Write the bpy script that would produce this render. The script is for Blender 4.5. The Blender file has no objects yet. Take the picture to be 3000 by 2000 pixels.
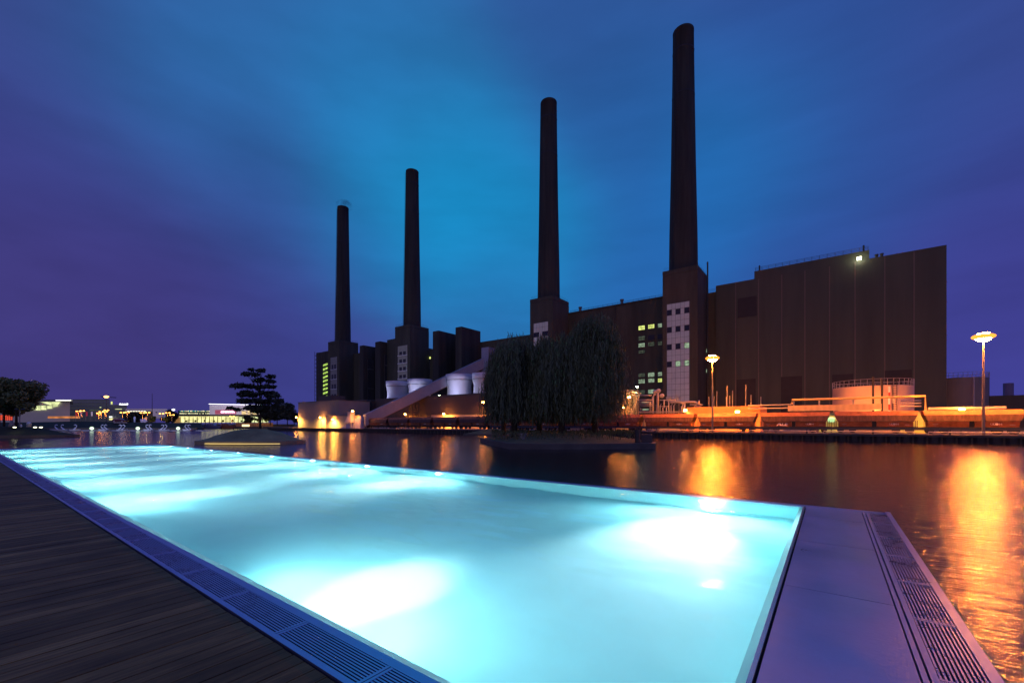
import bpy, math, random
from mathutils import Vector, Matrix
R = math.radians
random.seed(7)
sc = bpy.context.scene
C = sc.collection

# ------------------------------------------------------------------ camera
TH = math.atan2(933.0, 1249.0)
ST, CT = math.sin(TH), math.cos(TH)
CAMZ = 2.6
cd = bpy.data.cameras.new('camera'); cam = bpy.data.objects.new('camera', cd); C.objects.link(cam)
cam.location = (0, 0, CAMZ); cam.rotation_euler = (R(90), 0, TH)
cd.sensor_width = 36; cd.lens = 14.99; cd.shift_y = 0.0803; cd.clip_start = 0.05; cd.clip_end = 8000
sc.camera = cam
sc.view_settings.view_transform = 'Standard'; sc.view_settings.look = 'None'
sc.view_settings.exposure = 0; sc.view_settings.gamma = 1
cy = sc.cycles
cy.use_denoising = True
cy.max_bounces = 7; cy.diffuse_bounces = 3; cy.glossy_bounces = 4; cy.transmission_bounces = 5
cy.sample_clamp_indirect = 60; cy.caustics_reflective = False; cy.caustics_refractive = True

# survey helpers: bearing of a sight line + distance -> a real place on site
def PV(px, v):            # X and depth on the plane Y = v
    t = (px - 1500) / 1249.0; den = ST * t + CT
    return v * (CT * t - ST) / den, v / den
def PD(px, D):            # X, Y at depth D
    xc = (px - 1500) / 1249.0 * D
    return CT * xc - ST * D, ST * xc + CT * D
def ZZ(py, D): return CAMZ + (1241 - py) / 1249.0 * D

# ------------------------------------------------------------------ sky
def s2l(c):
    return tuple(((x / 255.0) / 12.92 if x / 255.0 <= 0.04045 else ((x / 255.0 + 0.055) / 1.055) ** 2.4) for x in c)
w = bpy.data.worlds.new("World"); sc.world = w; w.use_nodes = True
nt = w.node_tree; nt.nodes.clear(); N = nt.nodes.new; L = nt.links.new
tc = N('ShaderNodeTexCoord')
mp = N('ShaderNodeMapping'); mp.inputs['Rotation'].default_value = (0, 0, R(20)); mp.inputs['Scale'].default_value = (1.2, 2.2, 4.5)
L(tc.outputs['Generated'], mp.inputs['Vector'])
nz = N('ShaderNodeTexNoise'); nz.inputs['Scale'].default_value = 1.7; nz.inputs['Detail'].default_value = 5; nz.inputs['Roughness'].default_value = .55
L(mp.outputs[0], nz.inputs['Vector'])
sub = N('ShaderNodeVectorMath'); sub.operation = 'SUBTRACT'; L(nz.outputs['Color'], sub.inputs[0]); sub.inputs[1].default_value = (.5, .5, .5)
scl = N('ShaderNodeVectorMath'); scl.operation = 'SCALE'; L(sub.outputs[0], scl.inputs[0]); scl.inputs['Scale'].default_value = .045
add = N('ShaderNodeVectorMath'); add.operation = 'ADD'; L(tc.outputs['Generated'], add.inputs[0]); L(scl.outputs[0], add.inputs[1])
nrm = N('ShaderNodeVectorMath'); nrm.operation = 'NORMALIZE'; L(add.outputs[0], nrm.inputs[0])
SKY = [(0, 0, 56, 78, 142), (1150, 60, 38, 112, 172), (640, 150, 38, 108, 168), (1660, 70, 46, 90, 158), (2420, 120, 48, 82, 156),
 (2970, 60, 56, 74, 145), (40, 380, 58, 62, 135), (510, 340, 42, 98, 162), (1020, 320, 30, 118, 178), (1400, 440, 24, 126, 183),
 (1150, 540, 22, 132, 186), (1340, 660, 10, 143, 200), (1570, 710, 22, 134, 192), (1470, 830, 38, 106, 170), (765, 570, 48, 82, 150),
 (380, 640, 62, 62, 136), (120, 780, 67, 58, 126), (510, 900, 66, 58, 128), (830, 890, 60, 66, 140), (900, 1040, 62, 64, 142),
 (250, 1090, 66, 56, 124), (1790, 380, 38, 95, 164), (1800, 780, 36, 96, 166), (2220, 450, 30, 106, 174), (2110, 640, 30, 100, 170),
 (2420, 570, 46, 86, 162), (2600, 380, 50, 80, 156), (2880, 600, 60, 68, 148), (2960, 900, 64, 64, 146), (2880, 1060, 68, 68, 156),
 (2360, 760, 50, 80, 160), (1050, 740, 34, 108, 172)]
dirs = []
for (px, py, r_, g_, b_) in SKY:
    d = Vector(((px - 1500) / 1249.0, 1.0, (1241 - py) / 1249.0)); x = CT * d.x - ST * d.y; y = ST * d.x + CT * d.y
    dirs.append((Vector((x, y, d.z)).normalized(), tuple(q_ * (1.1 if g_ > 95 else .93) for q_ in s2l((r_, g_, b_))), 130.0))
for dv, c in [((0, 0, 1), (68, 86, 166)), ((.9, .4, .1), (66, 66, 146)), ((.6, -.8, .15), (70, 66, 130)), ((-.2, -1, .15), (74, 68, 126)),
              ((-.9, -.6, .1), (68, 58, 124)), ((.5, -.5, .7), (70, 84, 160)), ((-.5, -.6, .6), (70, 82, 158)), ((.8, .2, .6), (64, 78, 160)),
              ((-1, 0, .45), (60, 62, 132)), ((-.55, .1, .8), (50, 78, 145))]:
    dirs.append((Vector(dv).normalized(), s2l(c), 7.0))
csum = None; wsum = None
for dv, c, k in dirs:
    dt = N('ShaderNodeVectorMath'); dt.operation = 'DOT_PRODUCT'; L(nrm.outputs[0], dt.inputs[0]); dt.inputs[1].default_value = dv
    m = N('ShaderNodeMath'); m.operation = 'MULTIPLY_ADD'; L(dt.outputs['Value'], m.inputs[0]); m.inputs[1].default_value = k; m.inputs[2].default_value = -k - (0 if k > 20 else 1.2)
    e = N('ShaderNodeMath'); e.operation = 'EXPONENT'; L(m.outputs[0], e.inputs[0])
    s = N('ShaderNodeVectorMath'); s.operation = 'SCALE'; s.inputs[0].default_value = c; L(e.outputs[0], s.inputs['Scale'])
    if csum is None: csum, wsum = s.outputs[0], e.outputs[0]
    else:
        a = N('ShaderNodeVectorMath'); a.operation = 'ADD'; L(csum, a.inputs[0]); L(s.outputs[0], a.inputs[1]); csum = a.outputs[0]
        b = N('ShaderNodeMath'); b.operation = 'ADD'; L(wsum, b.inputs[0]); L(e.outputs[0], b.inputs[1]); wsum = b.outputs[0]
inv = N('ShaderNodeMath'); inv.operation = 'DIVIDE'; inv.inputs[0].default_value = 1; L(wsum, inv.inputs[1])
fin = N('ShaderNodeVectorMath'); fin.operation = 'SCALE'; L(csum, fin.inputs[0]); L(inv.outputs[0], fin.inputs['Scale'])
# soft cloud mottling
mp2 = N('ShaderNodeMapping'); mp2.inputs['Rotation'].default_value = (0, R(14), R(30)); mp2.inputs['Scale'].default_value = (1.4, 2.4, 7.0); L(nrm.outputs[0], mp2.inputs['Vector'])
nz2 = N('ShaderNodeTexNoise'); nz2.inputs['Scale'].default_value = 2.1; nz2.inputs['Detail'].default_value = 6; L(mp2.outputs[0], nz2.inputs['Vector'])
mr = N('ShaderNodeMapRange'); mr.inputs['From Min'].default_value = .3; mr.inputs['From Max'].default_value = .7; mr.inputs['To Min'].default_value = .9; mr.inputs['To Max'].default_value = 1.09
L(nz2.outputs['Fac'], mr.inputs['Value'])
fin2 = N('ShaderNodeVectorMath'); fin2.operation = 'SCALE'; L(fin.outputs[0], fin2.inputs[0]); L(mr.outputs[0], fin2.inputs['Scale'])
sk = N('ShaderNodeTexSky'); sk.sky_type = 'NISHITA'; sk.sun_disc = False; sk.sun_elevation = R(1.0); sk.sun_rotation = R(200); sk.air_density = 1.5
bg1 = N('ShaderNodeBackground'); L(sk.outputs[0], bg1.inputs['Color']); bg1.inputs['Strength'].default_value = 0.0015
bg2 = N('ShaderNodeBackground'); L(fin2.outputs[0], bg2.inputs['Color']); bg2.inputs['Strength'].default_value = 1.0
ash = N('ShaderNodeAddShader'); L(bg1.outputs[0], ash.inputs[0]); L(bg2.outputs[0], ash.inputs[1])
wo = N('ShaderNodeOutputWorld'); L(ash.outputs[0], wo.inputs['Surface'])

sd = bpy.data.lights.new('sun', 'SUN'); sd.energy = 0.10; sd.angle = R(14); sd.color = (1.0, .74, .45)
so = bpy.data.objects.new('sun', sd); C.objects.link(so)
so.rotation_euler = Vector((-.25, 1.0, -.22)).to_track_quat('-Z', 'Y').to_euler()   # last afterglow from low behind the pool deck

# ------------------------------------------------------------------ materials
MATS = {}
def mat(name, col, rough=.7, metal=0., var=.12, vs=.6, bump=0., bs=6., emit=0., ecol=None, stripe=None, ior=None, stretch=None, spec=None):
    if name in MATS: return MATS[name]
    m = bpy.data.materials.new(name); m.use_nodes = True; MATS[name] = m
    t = m.node_tree; p = t.nodes['Principled BSDF']; n = t.nodes.new; l = t.links.new
    p.inputs['Roughness'].default_value = rough; p.inputs['Metallic'].default_value = metal
    if spec is not None: p.inputs['Specular IOR Level'].default_value = spec
    if ior: p.inputs['IOR'].default_value = ior
    g = n('ShaderNodeNewGeometry'); src = g.outputs['Position']
    if stretch:
        mm = n('ShaderNodeMapping'); mm.inputs['Scale'].default_value = stretch; l(src, mm.inputs['Vector']); src = mm.outputs[0]
    z = n('ShaderNodeTexNoise'); z.inputs['Scale'].default_value = vs; z.inputs['Detail'].default_value = 6; z.inputs['Roughness'].default_value = .65; l(src, z.inputs['Vector'])
    a = n('ShaderNodeMapRange'); a.inputs['From Min'].default_value = .25; a.inputs['From Max'].default_value = .75
    a.inputs['To Min'].default_value = 1 - var; a.inputs['To Max'].default_value = 1 + var; l(z.outputs['Fac'], a.inputs['Value'])
    v = n('ShaderNodeVectorMath'); v.operation = 'SCALE'; v.inputs[0].default_value = col; l(a.outputs[0], v.inputs['Scale']); out = v.outputs[0]
    hgt = None
    if stripe:                                  # (axis, scale, depth)
        wv = n('ShaderNodeTexWave'); wv.bands_direction = stripe[0]; wv.wave_profile = 'SIN'; wv.inputs['Scale'].default_value = stripe[1]
        l(g.outputs['Position'], wv.inputs['Vector'])
        b = n('ShaderNodeMapRange'); b.inputs['To Min'].default_value = 1 - stripe[2]; b.inputs['To Max'].default_value = 1.0; l(wv.outputs['Fac'], b.inputs['Value'])
        v2 = n('ShaderNodeVectorMath'); v2.operation = 'SCALE'; l(out, v2.inputs[0]); l(b.outputs[0], v2.inputs['Scale']); out = v2.outputs[0]
    l(out, p.inputs['Base Color'])
    if bump:
        z2 = n('ShaderNodeTexNoise'); z2.inputs['Scale'].default_value = bs; z2.inputs['Detail'].default_value = 5; l(src, z2.inputs['Vector'])
        bp = n('ShaderNodeBump'); bp.inputs['Strength'].default_value = bump; bp.inputs['Distance'].default_value = .05; l(z2.outputs['Fac'], bp.inputs['Height'])
        l(bp.outputs[0], p.inputs['Normal'])
    if emit:
        p.inputs['Emission Color'].default_value = (*(ecol or col), 1); p.inputs['Emission Strength'].default_value = emit
    return m
def smudge(m, lo, hi, sc=.9, st=(1, 1, 1)):
    t = m.node_tree; n = t.nodes.new; l = t.links.new; p = t.nodes['Principled BSDF']; g = n('ShaderNodeNewGeometry'); a = n('ShaderNodeMapping'); a.inputs['Scale'].default_value = st; l(g.outputs['Position'], a.inputs['Vector'])
    z = n('ShaderNodeTexNoise'); z.inputs['Scale'].default_value = sc; z.inputs['Detail'].default_value = 7; z.inputs['Roughness'].default_value = .7; l(a.outputs[0], z.inputs['Vector'])
    q = n('ShaderNodeMapRange'); q.inputs['From Min'].default_value = .3; q.inputs['From Max'].default_value = .7; q.inputs['To Min'].default_value = lo; q.inputs['To Max'].default_value = hi; l(z.outputs['Fac'], q.inputs['Value']); l(q.outputs[0], p.inputs['Roughness'])
def glow(name, col, strength, mottle=0., ms=2.0):
    if name in MATS: return MATS[name]
    m = bpy.data.materials.new(name); m.use_nodes = True; MATS[name] = m
    t = m.node_tree; t.nodes.clear(); n = t.nodes.new; l = t.links.new
    e = n('ShaderNodeEmission'); e.inputs['Color'].default_value = (*col, 1); e.inputs['Strength'].default_value = strength
    if mottle:                                  # the uneven interior seen through a lit window
        g = n('ShaderNodeNewGeometry'); z = n('ShaderNodeTexNoise'); z.inputs['Scale'].default_value = ms; z.inputs['Detail'].default_value = 4; l(g.outputs['Position'], z.inputs['Vector'])
        a = n('ShaderNodeMapRange'); a.inputs['From Min'].default_value = .3; a.inputs['From Max'].default_value = .7
        a.inputs['To Min'].default_value = strength * (1 - mottle); a.inputs['To Max'].default_value = strength * (1 + mottle); l(z.outputs['Fac'], a.inputs['Value']); l(a.outputs[0], e.inputs['Strength'])
    o = n('ShaderNodeOutputMaterial'); l(e.outputs[0], o.inputs['Surface'])
    return m
brick = mat('brick', (.098, .096, .066), .9, var=.35, vs=.5, stretch=(.6, .6, .09), stripe=('Z', 1.6, .14), bump=.3, bs=3)
brick_dk = mat('dark_brick', (.068, .066, .05), .9, var=.5, vs=.5, stretch=(.8, .8, .06), stripe=('Z', 1.6, .12))
clad = mat('dark_cladding', (.088, .098, .066), .6, var=.25, vs=.5, stretch=(.5, .5, .05), stripe=('X', 2.2, .3))
clad_side = mat('dark_cladding_side', (.10, .08, .06), .55, var=.16, vs=.12, stripe=('Y', 2.2, .3))
louv = mat('louvre', (.045, .04, .034), .6, var=.2, stripe=('Z', 4, .4))
conc = mat('concrete', (.32, .29, .25), .85, var=.18, vs=.5, bump=.3, bs=4)
conc_dk = mat('dark_concrete', (.13, .12, .10), .85, var=.25, vs=.6, bump=.4, bs=4)
shell = mat('pale_shell', (.72, .72, .76), .6, var=.08, vs=.3)
steelg = mat('grey_steel', (.22, .22, .22), .45, .3, var=.15)
dark = mat('dark_steel', (.05, .05, .05), .5, .2, var=.2)
galv = mat('galvanised_steel', (.5, .48, .45), .4, .3, var=.12)
pipe_m = mat('pipe_lagging', (.6, .56, .5), .35, .3, var=.1)
rust = mat('rusty_wagon_paint', (.40, .15, .07), .6, var=.5, vs=1.3, bump=.3, stretch=(1, 1, 1.6))
rust2 = mat('dark_wagon_paint', (.13, .065, .05), .6, var=.6, vs=1.8, bump=.3, stretch=(1.6, 1, .5))
ochre = mat('ochre_render', (.60, .28, .12), .85, var=.12, vs=.8)
tankm = mat('tank_paint', (.62, .47, .36), .5, var=.06, vs=.5)
grass = mat('grass', (.12, .14, .06), .95, var=.4, vs=1.2, bump=.6, bs=5)
grassd = mat('bank_grass', (.035, .05, .03), .95, var=.4, vs=.6, bump=.5, bs=4)
soil = mat('ballast', (.16, .13, .10), .95, var=.4, vs=3, bump=.8, bs=5)
bark = mat('bark', (.07, .055, .04), .9, var=.3, vs=4, bump=.5, bs=10)
def leafm(n, c): return mat(n, c, .7, var=.45, vs=.9)
leaf_w = leafm('willow_leaves', (.15, .18, .085)); leaf_d = leafm('dark_leaves', (.07, .08, .045)); leaf_g = leafm('green_leaves', (.24, .28, .10))
leaf_y = leafm('lamp_lit_leaves', (.16, .16, .04))
white = mat('white_paint', (.78, .78, .8), .5, var=.05)
swanm = mat('swan_white', (.75, .76, .85), .4, var=.05)
glassd = mat('dark_glass', (.03, .035, .045), .12, var=.1)
conv = mat('conveyor_sheet', (.36, .40, .48), .5, .1, var=.1, vs=.8, stripe=('Y', 2.6, .35))
conv_u = mat('conveyor_soffit', (.30, .20, .11), .7, var=.15, vs=1)
WIN_Y = glow('lit_window_yellow', (.85, .95, .25), 1.0, .45, 1.2)
WIN_P = glow('lit_window_pale', (.55, .75, .5), .45, .6, 1.5)
WIN_D = glow('lit_window_dim', (.35, .42, .3), .16, .5, 1.5)
BLOCK = mat('glass_block_panel', (.34, .31, .38), .35, var=.15, vs=.5, emit=.06, ecol=(.95, .85, 1.0))
SOD = glow('sodium_lamp', (1.0, .30, .045), 170)
SOD2 = glow('sodium_lamp_strong', (1.0, .25, .026), 2400)
WHL = glow('white_lamp', (.85, 1.0, .6), 16)
GLOBE = glow('globe_lamp', (.75, 1.0, .7), 1.6)
POOLL = glow('pool_lamp', (.85, 1.0, 1.0), 25)

# ------------------------------------------------------------------ mesh helper
class MB:
    def __init__(s): s.v = []; s.f = []
    def box(s, x0, x1, y0, y1, z0, z1):
        b = len(s.v)
        s.v += [(x0, y0, z0), (x1, y0, z0), (x1, y1, z0), (x0, y1, z0), (x0, y0, z1), (x1, y0, z1), (x1, y1, z1), (x0, y1, z1)]
        s.f += [tuple(b + i for i in q) for q in ((3, 2, 1, 0), (4, 5, 6, 7), (0, 1, 5, 4), (1, 2, 6, 5), (2, 3, 7, 6), (3, 0, 4, 7))]
        return s
    def hexa(s, bot, top):                       # two matching rings
        b = len(s.v); n = len(bot); s.v += list(bot) + list(top)
        s.f.append(tuple(b + i for i in range(n - 1, -1, -1))); s.f.append(tuple(b + n + i for i in range(n)))
        for i in range(n): j = (i + 1) % n; s.f.append((b + i, b + j, b + n + j, b + n + i))
        return s
    def quad(s, a, b_, c, d):
        b = len(s.v); s.v += [a, b_, c, d]; s.f.append((b, b + 1, b + 2, b + 3)); return s
    def lathe(s, cx, cy, prof, n=24, cap=True):
        b = len(s.v)
        for r, z in prof:
            for i in range(n):
                a = 2 * math.pi * i / n; s.v.append((cx + r * math.cos(a), cy + r * math.sin(a), z))
        for k in range(len(prof) - 1):
            for i in range(n):
                j = (i + 1) % n; s.f.append((b + k * n + i, b + k * n + j, b + (k + 1) * n + j, b + (k + 1) * n + i))
        if cap:
            s.f.append(tuple(b + i for i in range(n - 1, -1, -1))); m = b + (len(prof) - 1) * n; s.f.append(tuple(m + i for i in range(n)))
        return s
    def tube(s, pts, r, n=8):
        pts = [Vector(p) for p in pts]; rr = r if isinstance(r, (list, tuple)) else [r] * len(pts); b = len(s.v)
        for k, p in enumerate(pts):
            d = (pts[min(k + 1, len(pts) - 1)] - pts[max(k - 1, 0)])
            d = d.normalized() if d.length > 1e-9 else Vector((0, 0, 1))
            u = d.cross(Vector((0, 0, 1))) if abs(d.z) < .95 else d.cross(Vector((1, 0, 0))); u.normalize(); v = d.cross(u)
            for i in range(n):
                a = 2 * math.pi * i / n; q = p + (u * math.cos(a) + v * math.sin(a)) * rr[k]; s.v.append(tuple(q))
        for k in range(len(pts) - 1):
            for i in range(n):
                j = (i + 1) % n; s.f.append((b + k * n + i, b + k * n + j, b + (k + 1) * n + j, b + (k + 1) * n + i))
        s.f.append(tuple(b + i for i in range(n - 1, -1, -1))); m = b + (len(pts) - 1) * n; s.f.append(tuple(m + i for i in range(n)))
        return s
    def ball(s, cx, cy, cz, rx, ry=None, rz=None, n=14, m=8):
        ry = ry or rx; rz = rz or rx; b = len(s.v)
        for k in range(1, m):
            ph = math.pi * k / m
            for i in range(n):
                a = 2 * math.pi * i / n; s.v.append((cx + rx * math.sin(ph) * math.cos(a), cy + ry * math.sin(ph) * math.sin(a), cz + rz * math.cos(ph)))
        t = len(s.v); s.v += [(cx, cy, cz + rz), (cx, cy, cz - rz)]
        for k in range(m - 2):
            for i in range(n):
                j = (i + 1) % n; s.f.append((b + k * n + i, b + (k + 1) * n + i, b + (k + 1) * n + j, b + k * n + j))
        for i in range(n):
            j = (i + 1) % n; s.f.append((t, b + i, b + j)); s.f.append((t + 1, b + (m - 2) * n + j, b + (m - 2) * n + i))
        return s
    def rail(s, pts, h=1.1, step=2., r=.03):       # posts and three bars along a line
        pts = [Vector(p) for p in pts]
        for a, b_ in zip(pts, pts[1:]):
            L_ = (b_ - a).length; n = max(1, int(L_ / step))
            for k in range(n + 1):
                p = a + (b_ - a) * k / n; s.tube([p, p + Vector((0, 0, h))], r, 4)
            for q in (.4, .72, 1.0): s.tube([a + Vector((0, 0, h * q)), b_ + Vector((0, 0, h * q))], r * .9, 4)
        return s
    def build(s, name, m, parent=None, smooth=False):
        o0 = parent_world(parent)
        me = bpy.data.meshes.new(name); me.from_pydata([(x - o0[0], y - o0[1], z - o0[2]) for x, y, z in s.v], [], s.f); me.update()
        if smooth: me.shade_smooth()
        if isinstance(m, (list, tuple)):
            for q in m: me.materials.append(q)
        else: me.materials.append(m)
        o = bpy.data.objects.new(name, me); C.objects.link(o)
        if parent: o.parent = parent
        return o
def parent_world(p):
    x = Vector((0, 0, 0))
    while p: x += p.location; p = p.parent
    return x
def tag(o, label, cat, group=None, kind=None):
    if label: o['label'] = label
    if cat: o['category'] = cat
    if group: o['group'] = group
    if kind: o['kind'] = kind
    return o
def T(name, label, cat, loc, group=None):
    o = bpy.data.objects.new(name, None); C.objects.link(o); o.location = loc; o.empty_display_size = .3
    return tag(o, label, cat, group)
def S(o, label=None): o['kind'] = 'structure'; return o
def copy_tree(o, parent=None):
    c = o.copy(); C.objects.link(c); c.parent = parent
    for ch in list(o.children): copy_tree(ch, c)
    return c
def lamp(name, loc, W, col=(1, .5, .12), rad=.3, parent=None, spot=None, aim=None, blend=1.):
    d = bpy.data.lights.new(name, 'SPOT' if spot else 'POINT'); d.energy = W; d.color = col; d.shadow_soft_size = rad
    if spot: d.spot_size = R(spot); d.spot_blend = blend
    o = bpy.data.objects.new(name, d); C.objects.link(o); o.location = Vector(loc) - parent_world(parent)
    if aim: o.rotation_euler = Vector(aim).to_track_quat('-Z', 'Y').to_euler()
    if parent: o.parent = parent
    return o
def text(name, s, size, loc, rot, m, parent, ext=.02, shear=0, bold=0):
    cu = bpy.data.curves.new('tmp', 'FONT'); cu.body = s; cu.size = size; cu.extrude = ext; cu.align_x = 'CENTER'; cu.align_y = 'CENTER'; cu.shear = shear; cu.offset = bold
    to = bpy.data.objects.new('tmp', cu); C.objects.link(to)
    me = bpy.data.meshes.new_from_object(to.evaluated_get(bpy.context.evaluated_depsgraph_get())); bpy.data.objects.remove(to)
    me.name = name; me.materials.clear(); me.materials.append(m)
    o = bpy.data.objects.new(name, me); C.objects.link(o); o.rotation_euler = rot; o.location = Vector(loc) - parent_world(parent); o.parent = parent
    return o

# ------------------------------------------------------------------ harbour water and land
PX0, PX1, PY0, PY1 = -44.0, 0.886, -9.0, 10.56      # footprint of the pool pontoon and deck
def water_mat():
    m = bpy.data.materials.new('harbour_water'); m.use_nodes = True; t = m.node_tree; p = t.nodes['Principled BSDF']; n = t.nodes.new; l = t.links.new
    p.inputs['Base Color'].default_value = (.008, .009, .018, 1); p.inputs['Roughness'].default_value = .115; p.inputs['IOR'].default_value = 1.7
    g = n('ShaderNodeNewGeometry')
    a = n('ShaderNodeMapping'); a.inputs['Rotation'].default_value = (0, 0, -R(30)); a.inputs['Scale'].default_value = (.35, 1.5, 1); l(g.outputs['Position'], a.inputs['Vector'])
    z = n('ShaderNodeTexNoise'); z.inputs['Scale'].default_value = 3.2; z.inputs['Detail'].default_value = 6; z.inputs['Roughness'].default_value = .6; z.inputs['Distortion'].default_value = .4; l(a.outputs[0], z.inputs['Vector'])
    z2 = n('ShaderNodeTexNoise'); z2.inputs['Scale'].default_value = .12; z2.inputs['Detail'].default_value = 3; l(a.outputs[0], z2.inputs['Vector'])
    mu = n('ShaderNodeMath'); mu.operation = 'MULTIPLY_ADD'; l(z2.outputs['Fac'], mu.inputs[0]); mu.inputs[1].default_value = .9; l(z.outputs['Fac'], mu.inputs[2])
    b = n('ShaderNodeBump'); b.inputs['Strength'].default_value = .85; b.inputs['Distance'].default_value = .05; l(mu.outputs[0], b.inputs['Height']); l(b.outputs[0], p.inputs['Normal'])
    return m
mb = MB(); BG = 3000.
for x0, x1, y0, y1 in ((-BG, BG, -BG, PY0), (-BG, PX0, PY0, PY1), (PX1, BG, PY0, PY1), (-BG, BG, PY1, BG)):
    mb.quad((x0, y0, 0), (x1, y0, 0), (x1, y1, 0), (x0, y1, 0))
S(mb.build('water', water_mat()))

QY, GZ = 80.0, 1.05
def poly_prism(pts, z0, z1):
    me = MB(); me.hexa([(x, y, z0) for x, y in pts], [(x, y, z1) for x, y in pts]); return me
cov = [PD(598, 232), PD(690, 236), PD(765, 232)]
shore = [PD(-420, 160), PD(0, 159), PD(300, 158), PD(575, 159)]
pts = [(2500, QY), (2500, 2900), (-2900, 2900), (-2900, -1400), (-700, -560)] + shore + [PD(598, 175)] + cov + [(-186, 90), (-184, QY)]
g_ = poly_prism(pts, -1.5, GZ).build('ground', soil); S(g_)
import bmesh
bm = bmesh.new(); bm.from_mesh(g_.data); bmesh.ops.triangulate(bm, faces=bm.faces[:]); bmesh.ops.recalc_face_normals(bm, faces=bm.faces[:]); bm.to_mesh(g_.data); bm.free()
S(MB().box(-400, 300, -600, PY0 - .02, -1, .9).build('shore', grassd))

# quay sheet piling
q = T('quay_wall', 'long dark sheet piled quay wall along the harbour below the trains', 'quay wall', (-80, QY, 0))
mb = MB(); x = -184.0
while x < 75:
    mb.hexa([(x, QY - .02, -1.2), (x + .3, QY - .32, -1.2), (x + .9, QY - .32, -1.2), (x + 1.2, QY - .02, -1.2)], [(x, QY - .02, .82), (x + .3, QY - .32, .82), (x + .9, QY - .32, .82), (x + 1.2, QY - .02, .82)]); x += 1.4
mb.build('sheet_piling', mat('sheet_pile', (.045, .04, .035), .7, var=.3, vs=.5), q)
MB().box(-184.2, 75, QY - .45, QY + .25, .80, GZ + .06).build('capping_beam', mat('quay_cap', (.09, .08, .07), .8, var=.3, vs=.5), q)

# ------------------------------------------------------------------ pool
WZ = .945
pool = T('swimming_pool', 'long glowing turquoise infinity pool set in a steel edged pontoon', 'swimming pool', (-20, 6, 0))
XA, XB, YA, YB = -41.6, -.43, 1.90, 10.26
tile = mat('pool_tiles', (.54, .85, .88), .6, var=.05, vs=1.2)
mb = MB(); zf = -.42
mb.quad((XA, YA, zf), (XB, YA, zf), (XB, YB, zf), (XA, YB, zf))
mb.quad((XA, YA, zf), (XA, YA, .93), (XB, YA, .93), (XB, YA, zf)); mb.quad((XA, YB, zf), (XB, YB, zf), (XB, YB, .935), (XA, YB, .935))
mb.quad((XA, YA, zf), (XA, YB, zf), (XA, YB, .93), (XA, YA, .93)); mb.quad((XB, YA, zf), (XB, YA, .93), (XB, YB, .93), (XB, YB, zf))
mb.build('basin', tile, pool)
ldg = MB(); a_, b_ = .10, .06; o1 = [(XA, YA), (XB, YA), (XB, YB), (XA, YB)]; o2 = [(XA + a_, YA + a_), (XB - a_ * .7, YA + a_), (XB - a_ * .7, YB - .035), (XA + a_, YB - .035)]
for k in range(4): j = (k + 1) % 4; ldg.quad((*o2[k], WZ - .012 - b_), (*o2[j], WZ - .012 - b_), (*o1[j], WZ - .012), (*o1[k], WZ - .012))
ldg.build('added_glow_ledge', mat('added_ledge_pale', (.75, .92, .92), .6, var=.03), pool)  # sloped ledge added to catch the underwater light and brighten the pool edge
m = bpy.data.materials.new('pool_water'); m.use_nodes = True; t = m.node_tree; t.nodes.clear(); n = t.nodes.new; l = t.links.new
rf = n('ShaderNodeBsdfRefraction'); rf.inputs['IOR'].default_value = 1.33; rf.inputs['Roughness'].default_value = .16; rf.inputs['Color'].default_value = (.90, .99, 1, 1)
gl = n('ShaderNodeBsdfGlossy'); gl.inputs['Roughness'].default_value = .16; gl.inputs['Color'].default_value = (1, 1, 1, 1)
fr = n('ShaderNodeFresnel'); fr.inputs['IOR'].default_value = 1.33; fm = n('ShaderNodeMath'); fm.operation = 'MULTIPLY'; fm.inputs[1].default_value = .55; l(fr.outputs[0], fm.inputs[0])
gb = n('ShaderNodeMixShader'); l(fm.outputs[0], gb.inputs[0]); l(rf.outputs[0], gb.inputs[1]); l(gl.outputs[0], gb.inputs[2])
g = n('ShaderNodeNewGeometry'); a = n('ShaderNodeMapping'); a.inputs['Scale'].default_value = (.45, .9, 1); a.inputs['Rotation'].default_value = (0, 0, R(-35)); l(g.outputs['Position'], a.inputs['Vector'])
z = n('ShaderNodeTexNoise'); z.inputs['Scale'].default_value = 1.0; z.inputs['Detail'].default_value = 2.5; l(a.outputs[0], z.inputs['Vector'])
b = n('ShaderNodeBump'); b.inputs['Strength'].default_value = .62; b.inputs['Distance'].default_value = .19; l(z.outputs['Fac'], b.inputs['Height']); l(b.outputs[0], rf.inputs['Normal']); l(b.outputs[0], gl.inputs['Normal'])
o = n('ShaderNodeOutputMaterial'); l(gb.outputs[0], o.inputs['Surface'])
MB().quad((XA, YA, WZ), (XB, YA, WZ), (XB, YB, WZ), (XA, YB, WZ)).build('pool_water', m, pool)
steel = mat('brushed_steel', (.48, .55, .84), .33, .92, var=.06, vs=2.5, bump=.04, bs=30)
steel2 = mat('gutter_steel', (.50, .55, .80), .3, .9, var=.1, vs=6)
smudge(steel, .27, .42, 1.1); smudge(steel2, .2, .42, 3)
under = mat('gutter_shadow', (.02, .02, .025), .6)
# hull of the pontoon
h_ = MB(); h_.box(PX0, PX1 - .002, PY0, YA - .33, -.9, .80); h_.box(PX0, PX1 - .004, YB + .02, PY1, -.9, .86); h_.box(XB + .02, PX1 - .006, YA - .33, YB + .02, -.9, .82); h_.box(PX0, XA - .02, YA - .33, YB + .02, -.9, .9)
h_.box(XA - .02, XB + .02, YA - .33, YA - .02, -.9, .80)
h_.build('hull', mat('pontoon_hull', (.06, .06, .07), .5, .3), pool)
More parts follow.
